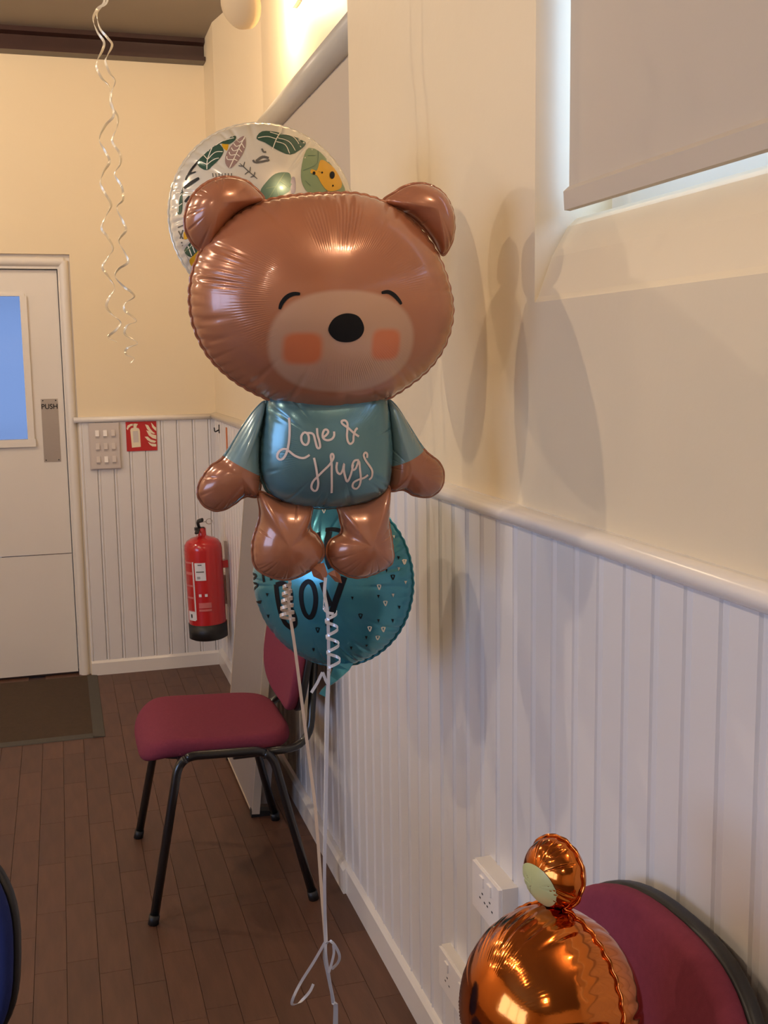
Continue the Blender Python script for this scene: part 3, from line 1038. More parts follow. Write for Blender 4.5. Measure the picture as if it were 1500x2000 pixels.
class Lobe:
    def __init__(s, outline, center=None, H=.05, Hb=None, p=.58, wr=.0012, crease=10, ripple=0, seed=0, w0=0., scallop=.004, flange=.0035, nth=256, nr=26, clen=.25, bands=()):
        s.bands = bands
        P = catmull(outline, True, 10)
        s.c = np.array(center if center is not None else P.mean(0))
        d = P - s.c
        th = np.unwrap(np.arctan2(d[:, 1], d[:, 0]))
        if th[-1] < th[0]:
            th, d = th[::-1], d[::-1]
        r = np.linalg.norm(d, axis=1)
        th0 = np.r_[th - 2 * math.pi, th, th + 2 * math.pi]
        order = np.argsort(th0)
        s.th0, s.r0 = th0[order], np.r_[r, r, r][order]
        s.H, s.Hb, s.p, s.w0 = H, Hb if Hb is not None else H, p, w0
        g = np.random.RandomState(seed)
        s.cr = [(g.uniform(-math.pi, math.pi), g.uniform(.015, .04), g.uniform(.5, 1.) * wr, g.uniform(.6, 1.4) * clen) for _ in range(crease)]
        s.rip = ripple
        s.scallop, s.flange, s.nth, s.nr = scallop, flange, nth, nr
        s.nsc = max(12, int(2 * math.pi * r.mean() / .016))
        s.ph = g.uniform(0, 6)

    def R(s, th):
        r = np.interp(th, s.th0, s.r0)
        return r

    def sc(s, th, t):
        return 1 + s.scallop * (np.abs(np.cos(s.nsc * th / 2 + s.ph)) * 2 - 1.3) * np.clip((t - .9) * 10, 0, 1)

    def h(s, t, th, front=True):
        H = s.H if front else s.Hb
        base = H * np.clip(1 - t * t, 0, 1) ** s.p
        k = 0.
        for a, w, am, ln in s.cr:
            dth = (th - a + math.pi) % (2 * math.pi) - math.pi
            k = k + am * np.exp(-(dth / w) ** 2) * np.exp(-((1 - t) / ln) ** 2)
        env = np.clip((1 - t) * 14, 0, 1)
        rr = np.cos(s.nsc * th + s.ph) * .0008 * np.exp(-((1 - t) / .07) ** 2)
        rp = s.rip * np.cos(3.1 * s.nsc * th + 2 * np.sin(5 * th)) * np.exp(-((t - .62) / .10) ** 2) * (.5 + .5 * np.sin(3 * th + s.ph))
        if front:
            for b0, bw, t0, tw, fq, am in s.bands:
                dth = (th - b0 + math.pi) % (2 * math.pi) - math.pi
                rp = rp + am * np.cos(fq * th) * np.exp(-(dth / bw) ** 4) * np.exp(-((t - t0) / tw) ** 4)
        return s.w0 + (1 if front else -1) * (base - (k + rr) * env + rp)

    def height(s, u, v):
        du, dv = u - s.c[0], v - s.c[1]
        th = math.atan2(dv, du)
        t = min(1., math.hypot(du, dv) / s.R(th))
        return float(s.h(t, th))

    def surf_uv(s, fr, px, py):
        w = s.w0
        for _ in range(14):
            u, v = fr.uv(px, py, w)
            w = .5 * w + .5 * s.height(u, v)
        return u, v

    def mb(s):
        m = MB()
        th = np.linspace(-math.pi, math.pi, s.nth, endpoint=False)
        R = s.R(th)
        ts = np.sin(np.linspace(0, 1, s.nr + 1) * math.pi / 2)
        for front in (True, False):
            V = [(s.c[0], -float(s.h(0., 0., front)), s.c[1])]
            F = []
            for i in range(1, s.nr + 1):
                t = ts[i]
                hh = s.h(t, th, front)
                for j in range(s.nth):
                    k_ = R[j] * t * s.sc(th[j], t)
                    V.append((s.c[0] + k_ * math.cos(th[j]), -hh[j], s.c[1] + k_ * math.sin(th[j])))
            n = s.nth
            for j in range(n):
                a, b2 = 1 + j, 1 + (j + 1) % n
                F.append((0, a, b2) if front else (0, b2, a))
            for i in range(s.nr - 1):
                for j in range(n):
                    a, b2 = 1 + i * n + j, 1 + i * n + (j + 1) % n
                    c, d = a + n, b2 + n
                    F.append((a, c, d, b2) if front else (a, b2, d, c))
            m.add(V, F, True)
        # seam flange
        V, F = [], []
        n = s.nth
        for j in range(n):
            rj = R[j] * s.sc(th[j], 1.)
            wob = .0009 * math.cos(s.nsc * th[j] + s.ph)
            for k, (o, dw) in enumerate(((-.001, .0003), (s.flange, .0003), (s.flange, -.0003), (-.001, -.0003))):
                V.append((s.c[0] + (rj + o) * math.cos(th[j]), -(s.w0 + dw + wob * (o > 0)), s.c[1] + (rj + o) * math.sin(th[j])))
        for j in range(n):
            a, b2 = 4 * j, 4 * ((j + 1) % n)
            for k in range(4):
                F.append((a + k, b2 + k, b2 + (k + 1) % 4, a + (k + 1) % 4))
        m.add(V, F, True)
        return m

    # ---- print on the front surface
    def stroke(s, m, uvs, width, off=.0007, closed=False, taper=False, sm=4):
        P = catmull(uvs, closed, sm)
        if closed:
            P = np.r_[P, P[:1]]
        n = len(P)
        V, F = [], []
        K = 5
        for i in range(n):
            t = P[min(i + 1, n - 1)] - P[max(i - 1, 0)]
            if closed and i in (0, n - 1):
                t = P[1] - P[-2]
            t = t / (np.linalg.norm(t) + 1e-12)
            nn = np.array([-t[1], t[0]])
            w = width
            if taper:
                w = width * (.35 + .65 * math.sin(math.pi * (i + .5) / n) ** .5)
            for k in range(K):
                q = P[i] + nn * w * (k / (K - 1) - .5)
                V.append((q[0], -(s.height(*q) + off), q[1]))
        for i in range(n - 1):
            for k in range(K - 1):
                a = i * K + k
                F.append((a, a + K, a + K + 1, a + 1))
        m.add(V, F, True)
        return m

    def patch(s, m, uvs, off=.0006, smooth=True, rings=7, sm=5):
        P = catmull(uvs, True, sm) if smooth else np.array(uvs)
        if not smooth:
            Q = []
            for i in range(len(P)):
                for k in range(4):
                    Q.append(P[i] + (P[(i + 1) % len(P)] - P[i]) * k / 4)
            P = np.array(Q)
        c = P.mean(0)
        n = len(P)
        V = [(c[0], -(s.height(*c) + off), c[1])]
        F = []
        for i in range(1, rings + 1):
            for q in P:
                x = c + (q - c) * i / rings
                V.append((x[0], -(s.height(*x) + off), x[1]))
        for j in range(n):
            F.append((0, 1 + j, 1 + (j + 1) % n))
        for i in range(rings - 1):
            for j in range(n):
                a, b2 = 1 + i * n + j, 1 + i * n + (j + 1) % n
                F.append((a, a + n, b2 + n, b2))
        m.add(V, F, True)
        return m


def fnormal(deg, tilt=0.):
    """balloon front normal: towards the camera, turned deg to the viewer's right, tilted up by tilt"""
    def f_(c):
        v = CAMP - np.array(c)
        v[2] = 0
        v /= np.linalg.norm(v)
        right = np.cross(-v, [0, 0, 1.])
        a = math.radians(deg)
        n = v * math.cos(a) + right * math.sin(a)
        t = math.radians(tilt)
        return np.array([n[0] * math.cos(t), n[1] * math.cos(t), math.sin(t)])
    return f_


# ------------------------------------------------------------------ bear balloon
BO = atd(632, 1120, 1.79)
frB = Frame(BO, fnormal(11, -2)(BO))
bear = empty('bear_balloon', mw=frB.mw, label='large brown teddy bear foil balloon in a blue shirt reading Love & Hugs', category='balloon')


def L(frame, pts, **kw):
    return Lobe([frame.uv(x, y, kw.get('w0', 0.)) for x, y in pts], **kw)


HEAD = [(640, 379), (700, 380), (755, 398), (803, 432), (846, 484), (872, 545), (883, 608), (870, 668), (838, 718), (792, 756), (745, 783),
        (690, 800), (635, 806), (578, 797), (520, 777), (460, 744), (412, 700), (384, 650), (372, 598), (374, 545), (391, 495), (424, 450), (468, 414), (520, 393), (578, 383)]
lh = L(frB, HEAD, H=.115, Hb=.11, p=.56, wr=.0048, crease=26, ripple=.00045, seed=3, w0=.012, nth=760, nr=44, clen=.16,
       bands=[(1.72, .14, .70, .17, 150, .0007), (1.32, .15, .70, .17, 150, .0008), (2.95, .10, .80, .12, 120, .0010), (2.72, .07, .82, .10, 110, .0008)])
mz = [lh.surf_uv(frB, x, y) for x, y in ((524, 680), (808, 650), (668, 567), (655, 765))]
mcx, mcz = (mz[0][0] + mz[1][0]) / 2, (mz[2][1] + mz[3][1]) / 2
ck1, ck2 = lh.surf_uv(frB, 591, 681), lh.surf_uv(frB, 754, 673)
M['face'] = face_material((mcx, mcz, (mz[1][0] - mz[0][0]) / 2, (mz[2][1] - mz[3][1]) / 2),
                          [(ck1[0], ck1[1], .0285, .023), (ck2[0], ck2[1], .023, .023)])
head = lh.mb().build('head', 'face', bear, fix=False)
nose = MB()
lh.patch(nose, [lh.surf_uv(frB, x, y) for x, y in ((641, 645), (652, 622), (676, 612), (700, 618), (711, 640), (704, 658), (684, 668), (657, 665))], .001)
nose.build('nose', 'ink', head, fix=False)
for pts in ([(546, 604), (550, 592), (560, 580), (573, 574), (586, 574)], [(745, 572), (757, 570), (768, 575), (777, 584), (784, 594)]):
    e_ = MB()
    lh.stroke(e_, [lh.surf_uv(frB, *p) for p in pts], .0062, .001, taper=True)
    e_.build('eye', 'ink', head, fix=False)

EARL = [(362, 425), (374, 388), (402, 360), (440, 347), (478, 354), (503, 374), (513, 392), (472, 412), (440, 440), (418, 470), (402, 492), (380, 478), (365, 452)]
EARR = [(750, 396), (772, 376), (800, 362), (832, 361), (862, 377), (881, 408), (886, 445), (879, 478), (863, 497), (848, 472), (826, 444), (798, 420)]
for pts, cpx, sd in ((EARL, (424, 402), 11), (EARR, (838, 412), 12)):
    le = L(frB, pts, center=frB.uv(*cpx, 0.), H=.043, Hb=.04, p=.52, wr=.0055, crease=9, seed=sd, w0=.004, nth=200, nr=22)
    le.mb().build('ear', 'fur', bear, fix=False)

TORSO = [(530, 770), (585, 748), (640, 744), (700, 748), (748, 772), (760, 830), (764, 890), (757, 945), (735, 970), (690, 985), (635, 991), (575, 985), (532, 967), (511, 932), (507, 880), (513, 825)]
lt = L(frB, TORSO, H=.068, Hb=.065, p=.42, wr=.0042, crease=20, ripple=.0004, seed=21, w0=.0, nth=320, nr=36, clen=.20)
torso = lt.mb().build('torso', 'shirt', bear, fix=False)
HUGS = [
    [(345, 190), (351, 300), (346, 420), (325, 540), (290, 610), (250, 630), (222, 605), (230, 560), (265, 525), (310, 520), (350, 545), (400, 585), (460, 610), (510, 610), (560, 580)],
    [(500, 345), (475, 380), (475, 430), (495, 465), (525, 475), (548, 445), (550, 390), (530, 352), (500, 345)],
    [(530, 352), (575, 352), (602, 372), (618, 430), (640, 505), (668, 500), (662, 440), (642, 370), (637, 300)],
    [(690, 405), (735, 372), (755, 338), (735, 315), (710, 325), (695, 370), (705, 410), (745, 427), (790, 415), (815, 380), (815, 335)],
    [(1075, 388), (1020, 350), (965, 300), (905, 258), (895, 228), (930, 220), (955, 250), (955, 310), (950, 380), (960, 440), (985, 465), (1015, 440), (1020, 380), (1040, 320), (1062, 300)],
    [(605, 610), (625, 700), (640, 800), (650, 880), (635, 945), (605, 955), (578, 920), (595, 860), (650, 800), (710, 740), (770, 680), (810, 610), (800, 570), (780, 590), (790, 680), (791, 800), (790, 980)],
    [(848, 655), (840, 710), (850, 760), (880, 780), (905, 740), (920, 672), (917, 740), (935, 820), (955, 860), (985, 800), (1003, 740), (1015, 680)],
    [(1075, 635), (1030, 640), (1005, 690), (1012, 737), (1042, 720), (1075, 645), (1087, 740), (1095, 830), (1080, 900), (1045, 935), (1010, 915), (1020, 870), (1070, 840), (1130, 820), (1170, 790)],
    [(1160, 612), (1162, 572), (1142, 556), (1125, 585), (1147, 640), (1190, 700), (1215, 750), (1210, 810), (1180, 840)]]
NAMES = ['L', 'o', 'v', 'e', 'and', 'H', 'u', 'g', 's']
let = MB()
for st in HUGS:
    lt.stroke(let, [lt.surf_uv(frB, 500 + x / 5.357, 780 + y / 5.357) for x, y in st], .0034, .0011)
let.build('lettering', 'print_white', torso, fix=False)

ARML = [(518, 788), (508, 840), (506, 900), (508, 935), (502, 968), (478, 968), (455, 985), (430, 996), (405, 990), (389, 970), (390, 945), (412, 912), (438, 893), (470, 840), (498, 800)]
ARMR = [(757, 785), (775, 795), (800, 835), (828, 880), (855, 902), (865, 925), (860, 952), (838, 969), (808, 966), (788, 955), (764, 957), (760, 930), (762, 880), (758, 830)]


def sleeve_material(name, p1, p2, up):
    """fur below the printed hem line p1-p2 (local u,v), shirt blue above it"""
    m = brown_foil(name)
    nt = m.node_tree
    b_ = nt.nodes['Principled BSDF']
    d = np.array(p2) - np.array(p1)
    n = np.array([-d[1], d[0]]); n /= np.linalg.norm(n)
    if n[1] < 0: n = -n
    c0 = float(n @ np.array(p1))
    tc = nt.nodes.new('ShaderNodeTexCoord')
    sp = nt.nodes.new('ShaderNodeSeparateXYZ')
    nt.links.new(tc.outputs['Object'], sp.inputs[0])
    f = _math(nt, 'ADD', _math(nt, 'MULTIPLY', sp.outputs[0], float(n[0])), _math(nt, 'MULTIPLY', sp.outputs[2], float(n[1])))
    f = _math(nt, 'GREATER_THAN', f, c0)
    c = _mix(nt, (.38, .15, .08), (.20, .32, .34), f)
    nt.links.new(c, b_.inputs['Base Color'])
    return m


for pts, cpx, hem, sd in ((ARML, (466, 925), ((438, 893), (507, 930)), 31), (ARMR, (796, 915), ((762, 916), (830, 882)), 32)):
    la = L(frB, pts, center=frB.uv(*cpx, 0.), H=.034, Hb=.034, p=.5, wr=.003, crease=14, seed=sd, w0=-.002, nth=240, nr=24)
    ma = sleeve_material('sleeved_arm_foil', frB.uv(*hem[0], .02), frB.uv(*hem[1], .02), True)
    la.mb().build('arm', ma, bear, fix=False)
LEGL = [(506, 962), (550, 978), (606, 985), (604, 1030), (618, 1046), (630, 1068), (627, 1092), (600, 1116), (563, 1130), (527, 1124), (499, 1104), (495, 1060), (508, 1010)]
LEGR = [(662, 985), (710, 978), (757, 950), (760, 985), (758, 1020), (764, 1060), (764, 1098), (725, 1121), (690, 1126), (655, 1109), (640, 1082), (646, 1056), (668, 1040), (664, 1012)]
for pts, cpx, sd in ((LEGL, (556, 1058), 41), (LEGR, (712, 1056), 42)):
    ll = L(frB, pts, center=frB.uv(*cpx, 0.), H=.047, Hb=.045, p=.5, wr=.004, crease=13, seed=sd, w0=.004, nth=240, nr=24)
    ll.mb().build('leg', 'fur', bear, fix=False)
tail = MB()
for pts in ([(604, 1104), (632, 1098), (640, 1122), (632, 1134), (612, 1126)], [(640, 1120), (652, 1112), (664, 1122), (667, 1138), (655, 1136)]):
    q = [frB.uv(x, y, .02) for x, y in pts]
    n = len(q)
    c = np.mean(q, 0)
    tail.add([(c[0], -.028, c[1])] + [(a[0], -.020 - .004 * (i % 2), a[1]) for i, a in enumerate(q)] + [(c[0], -.014, c[1])],
             [(0, 1 + i, 1 + (i + 1) % n) for i in range(n)] + [(n + 1, 1 + (i + 1) % n, 1 + i) for i in range(n)], False)
tail.build('foil_neck', 'fur', bear, fix=False)


def P3(*pts):
    return [atd(x, y, t) for x, y, t in pts]


def smooth3(pts, n=6):
    return list(catmull([np.array(p) for p in pts], False, n))


def helix(p0, p1, r, turns, n=18, phase=0., grow=1.):
    p0, p1 = np.array(p0), np.array(p1)
    ax = p1 - p0
    a = np.cross(ax, [0, 1, .1]); a /= np.linalg.norm(a)
    b2 = np.cross(ax, a); b2 /= np.linalg.norm(b2)
    out, sd = [], []
    N = int(turns * n)
    for i in range(N + 1):
        t = i / N
        th = 2 * math.pi * turns * t + phase
        rr = r * (1 + (grow - 1) * t)
        out.append(p0 + ax * t + rr * (math.cos(th) * a + math.sin(th) * b2))
        sd.append(ax / np.linalg.norm(ax))
    return out, sd


CAMSIDE = cr
KN = atd(636, 1843, 1.80)       # shared knot
rb = MB()
rb.strip(smooth3(P3((636, 1128, 1.76), (634, 1160, 1.76), (640, 1200, 1.76), (642, 1290, 1.77), (640, 1400, 1.775), (637, 1560, 1.785), (634, 1700, 1.79), (635, 1800, 1.80)) + [KN]), .0052, cr)
rb.build('ribbon', 'rib_white', bear, world=True)
# curled ribbon end
cv = MB()
hx, hs = helix(atd(646, 1196, 1.75), atd(653, 1310, 1.75), .0098, 3.7, grow=1.1)
cv.strip(hx, .0048, hs)
cv.strip(smooth3(P3((634, 1160, 1.76), (632, 1185, 1.75), (640, 1196, 1.75), (652, 1199, 1.75))), .0045, cu)
cv.build('ribbon_curl', 'rib_white', bear, world=True)

# ------------------------------------------------------------------ round Birthday Boy balloon
YO = atd(648, 1130, 2.08)
frY = Frame(YO, fnormal(-27, 4)(YO))
boy = empty('boy_balloon', mw=frY.mw, label='round teal foil balloon with black Birthday Boy lettering and small triangles', category='balloon')
RY = .166
ly = Lobe([(RY * math.cos(a), RY * math.sin(a)) for a in np.linspace(0, 2 * math.pi, 24, endpoint=False)], center=(0, 0), H=.098, p=.56, wr=.0055, crease=30, ripple=.0005, seed=51,
          nth=420, nr=40, clen=.22)
body = ly.mb().build('balloon_body', 'teal', boy, fix=False)


def zb(x, y):
    px, py = 480 + x / 4.412, 960 + y / 4.412
    d = math.hypot(px - 648, py - 1130)
    if d > 150:
        px, py = 648 + (px - 648) * 150 / d, 1130 + (py - 1130) * 150 / d
    return ly.surf_uv(frY, px, py)


def letter(name, strokes, lobe=ly, mp=zb):
    m = MB()
    for pts, w, closed in strokes:
        lobe.stroke(m, [mp(*p) for p in pts], w, .0011, closed)
    m.build(name, 'ink', body, fix=False)


PXM = 2.02 / 2139.6 / 4.412
letter('letter', [([(262, 800), (272, 900), (300, 1040), (340, 1130), (392, 1175)], 52 * PXM, False),
                  ([(262, 805), (320, 792), (372, 830), (390, 890), (385, 950), (330, 975)], 44 * PXM, False),
                  ([(335, 975), (390, 1010), (422, 1080), (425, 1140), (392, 1172)], 46 * PXM, False)])
letter('letter', [([(540, 775), (585, 820), (604, 925), (590, 1030), (556, 1085), (510, 1050), (480, 940), (486, 830)], 42 * PXM, True)])
letter('letter', [([(655, 782), (690, 880), (735, 985)], 44 * PXM, False), ([(850, 735), (805, 860), (760, 990), (712, 1165)], 52 * PXM, False)])
letter('letter', [([(68, 640), (72, 740), (95, 850)], 26 * PXM, False), ([(66, 690), (98, 725), (84, 768), (108, 800), (98, 852)], 22 * PXM, False)])
letter('letter', [([(140, 650), (160, 780)], 30 * PXM, False)])
letter('letter', [([(208, 640), (222, 765)], 30 * PXM, False)])
letter('letter', [([(722, 345), (700, 470), (712, 600), (735, 660)], 52 * PXM, False), ([(688, 330), (760, 325), (832, 342)], 34 * PXM, False)])
letter('letter', [([(630, 350), (636, 450), (640, 560)], 30 * PXM, False)])
TRI = [(1318, 572, 'b'), (1370, 607, 'wo'), (1225, 630, 'w'), (1318, 668, 'w'), (1210, 683, 'b'), (1270, 740, 'bo'), (1150, 825, 'wo'), (1145, 905, 'b'), (1272, 895, 'w'), (1205, 965, 'wo'), (920, 920, 'b'),
       (990, 1075, 'bo'), (1145, 1115, 'b'), (1325, 1000, 'b'), (1070, 1185, 'wo'), (1188, 1190, 'wo'), (1040, 1260, 'b'), (1140, 1265, 'wo'), (910, 1350, 'b'), (620, 1195, 'bo'), (765, 1305, 'b'), (585, 1365, 'b'),
       (195, 1075, 'b'), (185, 890, 'b'), (80, 945, 'b'), (130, 950, 'b'), (115, 1010, 'b'), (1280, 390, 'w'), (1262, 500, 'b'), (1380, 785, 'w'), (1050, 735, 'b'), (960, 1395, 'w'), (1268, 1115, 'b'), (1045, 1335, 'b'), (675, 165, 'wo')]
for x, y, k in TRI:
    sz = 20 if k[-1] == 'o' else 15
    pts = [zb(x - sz * .8, y - sz), zb(x + sz * .8, y - sz), zb(x + sz * .1, y + sz * 1.1)]
    m = MB()
    if k[-1] == 'o':
        q = [np.array(p) for p in pts]
        q2 = []
        for i in range(3):
            q2 += [q[i] * .85 + q[(i + 1) % 3] * .15, q[i] * .15 + q[(i + 1) % 3] * .85]
        ly.stroke(m, q2, 8 * PXM, .0011, True, sm=2)
    else:
        ly.patch(m, pts, .0011, False, 3)
    m.build('printed_triangle', 'ink' if k[0] == 'b' else 'cream_print', body, fix=False)
# neck and tail of the balloon
nk = MB()
nb = [atd(674, 1282, 2.06), atd(668, 1302, 2.06), atd(652, 1325, 2.05), atd(641, 1338, 2.05), atd(634, 1350, 2.05), atd(630, 1358, 2.05)]
nk.strip(nb, [.042, .030, .016, .006, .013, .014], cr, .003)
nk.build('foil_neck', 'teal', boy, world=True)
rb = MB()
T1 = 2.04
rb.strip(smooth3([atd(640, 1338, T1), atd(637, 1390, 2.02), atd(636, 1500, 1.98), atd(634, 1640, 1.92), atd(634, 1760, 1.85), KN + cr * .001]), .0055, cr)
rb.build('ribbon', 'rib_white', boy, world=True)
rb = MB()
rb.strip(P3((640, 1336, T1 - .01), (636, 1328, T1 - .01), (630, 1313, T1 - .01)), .0055, cr)
rb.strip(P3((630, 1313, T1 - .01), (619, 1335, T1 - .012), (608, 1353, T1 - .015)), .0055, cr)
rb.build('ribbon_end', 'rib_white', boy, world=True)

# knot: bow loops and tails below it down to the floor
rb = MB()
kd = 1.80
rb.strip(smooth3(P3((635, 1840, kd), (612, 1880, kd), (588, 1918, kd), (573, 1948, kd - .003), (571, 1962, kd), (585, 1958, kd + .008), (604, 1938, kd + .012), (612, 1922, kd + .014))), .0046, cr + .5 * cu)
rb.strip(smooth3(P3((637, 1843, kd), (645, 1838, kd - .004), (655, 1848, kd - .004), (663, 1866, kd), (660, 1880, kd + .006), (648, 1893, kd + .008))), .0046, cr + .3 * cu)
rb.strip(smooth3(P3((651, 1846, kd), (652, 1862, kd), (647, 1884, kd), (642, 1900, kd))), .0042, cr)
rb.build('bow_loops', 'rib_white', bear, world=True)
fl = np.array([KN[0] + .012, KN[1] + .05, .002])
rb = MB()
rb.strip(smooth3([KN, atd(634, 1870, 1.81), atd(641, 1905, 1.82), atd(652, 1960, 1.83), atd(657, 2000, 1.84), fl]), .0056, cr)
rb.strip(smooth3([KN, atd(637, 1870, 1.80), atd(644, 1915, 1.81), atd(650, 1960, 1.82), atd(653, 2000, 1.83), fl + np.array([-.012, 0, 0])]), .0045, cr)
rb.build('ribbon_tails', 'rib_white', bear, world=True)

# ------------------------------------------------------------------ jungle print balloon
JO = atd(514, 424, 2.00)
frJ = Frame(JO, fnormal(4, 6)(JO))
jun = empty('jungle_balloon', mw=frJ.mw, label='round pearly foil balloon printed with jungle leaves behind the bear head', category='balloon')
RJ = .168
lj = Lobe([(RJ * math.cos(a), RJ * math.sin(a)) for a in np.linspace(0, 2 * math.pi, 24, endpoint=False)], center=(0, 0), H=.10, p=.56, wr=.0045, crease=26, ripple=.0004, seed=61, nth=420, nr=40)
jb = lj.mb().build('balloon_body', 'pearl', jun, fix=False)


def zj(x, y):
    px, py = 330 + x / 4.054, 230 + y / 4.054
    d = math.hypot(px - 514, py - 424)
    if d > 168:
        px, py = 514 + (px - 514) * 168 / d, 424 + (py - 424) * 168 / d
    return lj.surf_uv(frJ, px, py)


QJ = 1.96 / 2139.6 / 4.054


def leaf(name, material, pts, veins=(), vm='cream_print', vw=7, off=.0007):
    m = MB()
    lj.patch(m, [zj(*p) for p in pts], off, sm=3)
    o = m.build(name, material, jb, fix=False)
    if veins:
        m = MB()
        for v in veins:
            lj.stroke(m, [zj(*p) for p in v], vw * QJ, off + .0006)
        m.build('leaf_veins', vm, jb, fix=False)
    return o


leaf('printed_leaf', 'g_dark', [(345, 190), (400, 152), (520, 132), (522, 180), (470, 210), (400, 205)], [[(350, 192), (430, 172), (515, 160)]], off=.0005)
leaf('printed_leaf', 'yellow', [(420, 205), (470, 205), (460, 260), (430, 240)], off=.0004)
leaf('printed_leaf', 'g_dark', [(300, 415), (238, 388), (224, 335), (262, 250), (325, 200), (395, 208), (433, 258), (410, 312), (365, 362)],
     [[(300, 410), (305, 330), (322, 215)], [(304, 330), (262, 285)], [(304, 332), (365, 275), (425, 270)], [(302, 372), (250, 350)], [(302, 372), (350, 335), (395, 320)], [(315, 262), (290, 240)]])
leaf('printed_leaf', 'g_dark', [(692, 165), (738, 108), (850, 97), (1000, 128), (1088, 180), (1058, 240), (962, 292), (850, 252), (762, 198)],
     [[(820, 250), (850, 170), (885, 105)], [(850, 170), (780, 150), (705, 160)], [(868, 135), (800, 115)], [(850, 190), (920, 215), (955, 285)], [(862, 160), (950, 190), (1000, 262)], [(878, 130), (980, 150), (1045, 235)]])
leaf('printed_leaf', 'pink', [(600, 150), (606, 230), (562, 322), (490, 400), (447, 362), (452, 290), (502, 210), (560, 160)],
     [[(600, 152), (545, 260), (480, 398)]] + [[(600 - k * 22, 165 + k * 42), (560 - k * 24, 195 + k * 34), (530 - k * 18, 170 + k * 34)] for k in range(5)] + [[(575 - k * 22, 205 + k * 40), (596 - k * 18, 240 + k * 34)] for k in range(4)])
leaf('printed_leaf', 'g_mid', [(722, 590), (770, 510), (840, 445), (920, 432), (962, 452), (968, 560), (905, 612), (785, 655)],
     [[(790, 640), (850, 540), (915, 440)], [(850, 540), (870, 620)], [(880, 500), (960, 560)], [(850, 545), (770, 560)]], 'g_light', 5)
leaf('printed_leaf', 'lilac', [(968, 480), (1000, 480), (1000, 590), (965, 590)])
leaf('printed_leaf', 'g_light', [(1105, 240), (1190, 242), (1262, 305), (1378, 430), (1440, 590), (1330, 640), (1180, 640), (1080, 570), (1045, 465), (1062, 325)],
     [[(1195, 245), (1180, 340), (1150, 380), (1060, 420)], [(1100, 300), (1160, 300)], [(1080, 500), (1120, 540)]], 'g_mid', 4)
leaf('cat_face', 'yellow', [(1195, 342), (1235, 342), (1310, 398), (1368, 505), (1352, 566), (1262, 582), (1205, 520), (1172, 460), (1122, 438), (1130, 408), (1172, 416)], off=.0013)
mk = MB()
for x, y, rx, ry in ((1148, 440, 11, 13), (1292, 456, 20, 30), (1212, 436, 7, 8), (1298, 540, 6, 8), (1246, 594, 9, 12)):
    lj.patch(mk, [zj(x + rx * math.cos(a), y + ry * math.sin(a)) for a in np.linspace(0, 2 * math.pi, 10, endpoint=False)], .0022, sm=2, rings=3)
mk.build('cat_face_marks', 'ink', jb, fix=False)
zs = MB()
for a, w in (([(135, 455), (165, 405), (225, 345)], 20), ([(118, 558), (170, 520), (238, 478)], 30), ([(125, 668), (150, 640), (165, 622)], 24), ([(100, 480), (150, 452), (212, 428)], 16), ([(150, 385), (180, 345), (215, 315)], 12)):
    lj.stroke(zs, [zj(*p) for p in a], w * QJ, .001, taper=True)
zs.build('zebra_stripes', 'ink', jb, fix=False)
leaf('printed_leaf', 'g_dark', [(78, 525), (104, 575), (108, 690), (95, 760), (50, 755), (42, 650), (55, 570)], [[(80, 535), (75, 650), (72, 750)], [(76, 620), (104, 600)], [(75, 660), (50, 640)], [(74, 700), (104, 680)]])
leaf('printed_leaf', 'g_dark', [(110, 1060), (150, 1010), (195, 975), (228, 1050), (170, 1105)], [[(150, 1015), (180, 1095)], [(175, 995), (205, 1070)]])
leaf('printed_leaf', 'yellow', [(150, 1140), (195, 1090), (242, 1050), (245, 1115), (180, 1190)])
leaf('printed_leaf', 'yellow', [(118, 905), (150, 915), (150, 955), (118, 962)])
leaf('printed_leaf', 'g_dark', [(80, 1060), (115, 1085), (150, 1180), (130, 1180), (100, 1120)])
sp_ = MB()
for a in ([(60, 900), (110, 960)], [(110, 890), (60, 965)], [(62, 1000), (105, 990)], [(65, 1025), (108, 1015)], [(70, 870), (120, 850)]):
    lj.stroke(sp_, [zj(*p) for p in a], 9 * QJ, .001)
for a in ([(560, 362), (630, 425), (700, 485)], [(585, 385), (550, 380)], [(590, 385), (600, 350)], [(630, 425), (600, 450)], [(640, 430), (645, 390)], [(670, 462), (645, 472)], [(672, 462), (680, 430)]):
    lj.stroke(sp_, [zj(*p) for p in a], 8 * QJ, .001, taper=True)
for k in range(7):
    lj.stroke(sp_, [zj(350 + k * 24, 470), zj(345 + k * 25, 440)], 7 * QJ, .001)
sp_.build('printed_sprigs', 'grey', jb, fix=False)
tk = MB()
for a, w in (([(665, 335), (690, 355), (795, 335)], 16), ([(690, 345), (740, 310), (790, 320)], 20), ([(735, 245), (750, 270), (770, 270)], 14)):
    lj.stroke(tk, [zj(*p) for p in a], w * QJ, .001)
tk.build('printed_bird', 'grey', jb, fix=False)
# its ribbon hangs behind the bear and shows below the bear's foot
rb = MB()
rb.strip(smooth3([JO + np.array([.005, -.01, -.16]), atd(566, 900, 1.98), atd(566, 1130, 1.90), atd(564, 1180, 1.88), atd(576, 1265, 1.87), atd(592, 1390, 1.86), atd(606, 1500, 1.85), atd(616, 1580, 1.84), atd(628, 1740, 1.82), KN]), .0052, cr)
rb.build('ribbon', 'rib_beige', jun, world=True)
cv = MB()
hx, hs = helix(atd(561, 1140, 1.86), atd(561, 1212, 1.85), .0070, 5.2, grow=1.9)
cv.strip(hx, .0055, hs)
cv.build('ribbon_curl', 'rib_beige', jun, world=True)

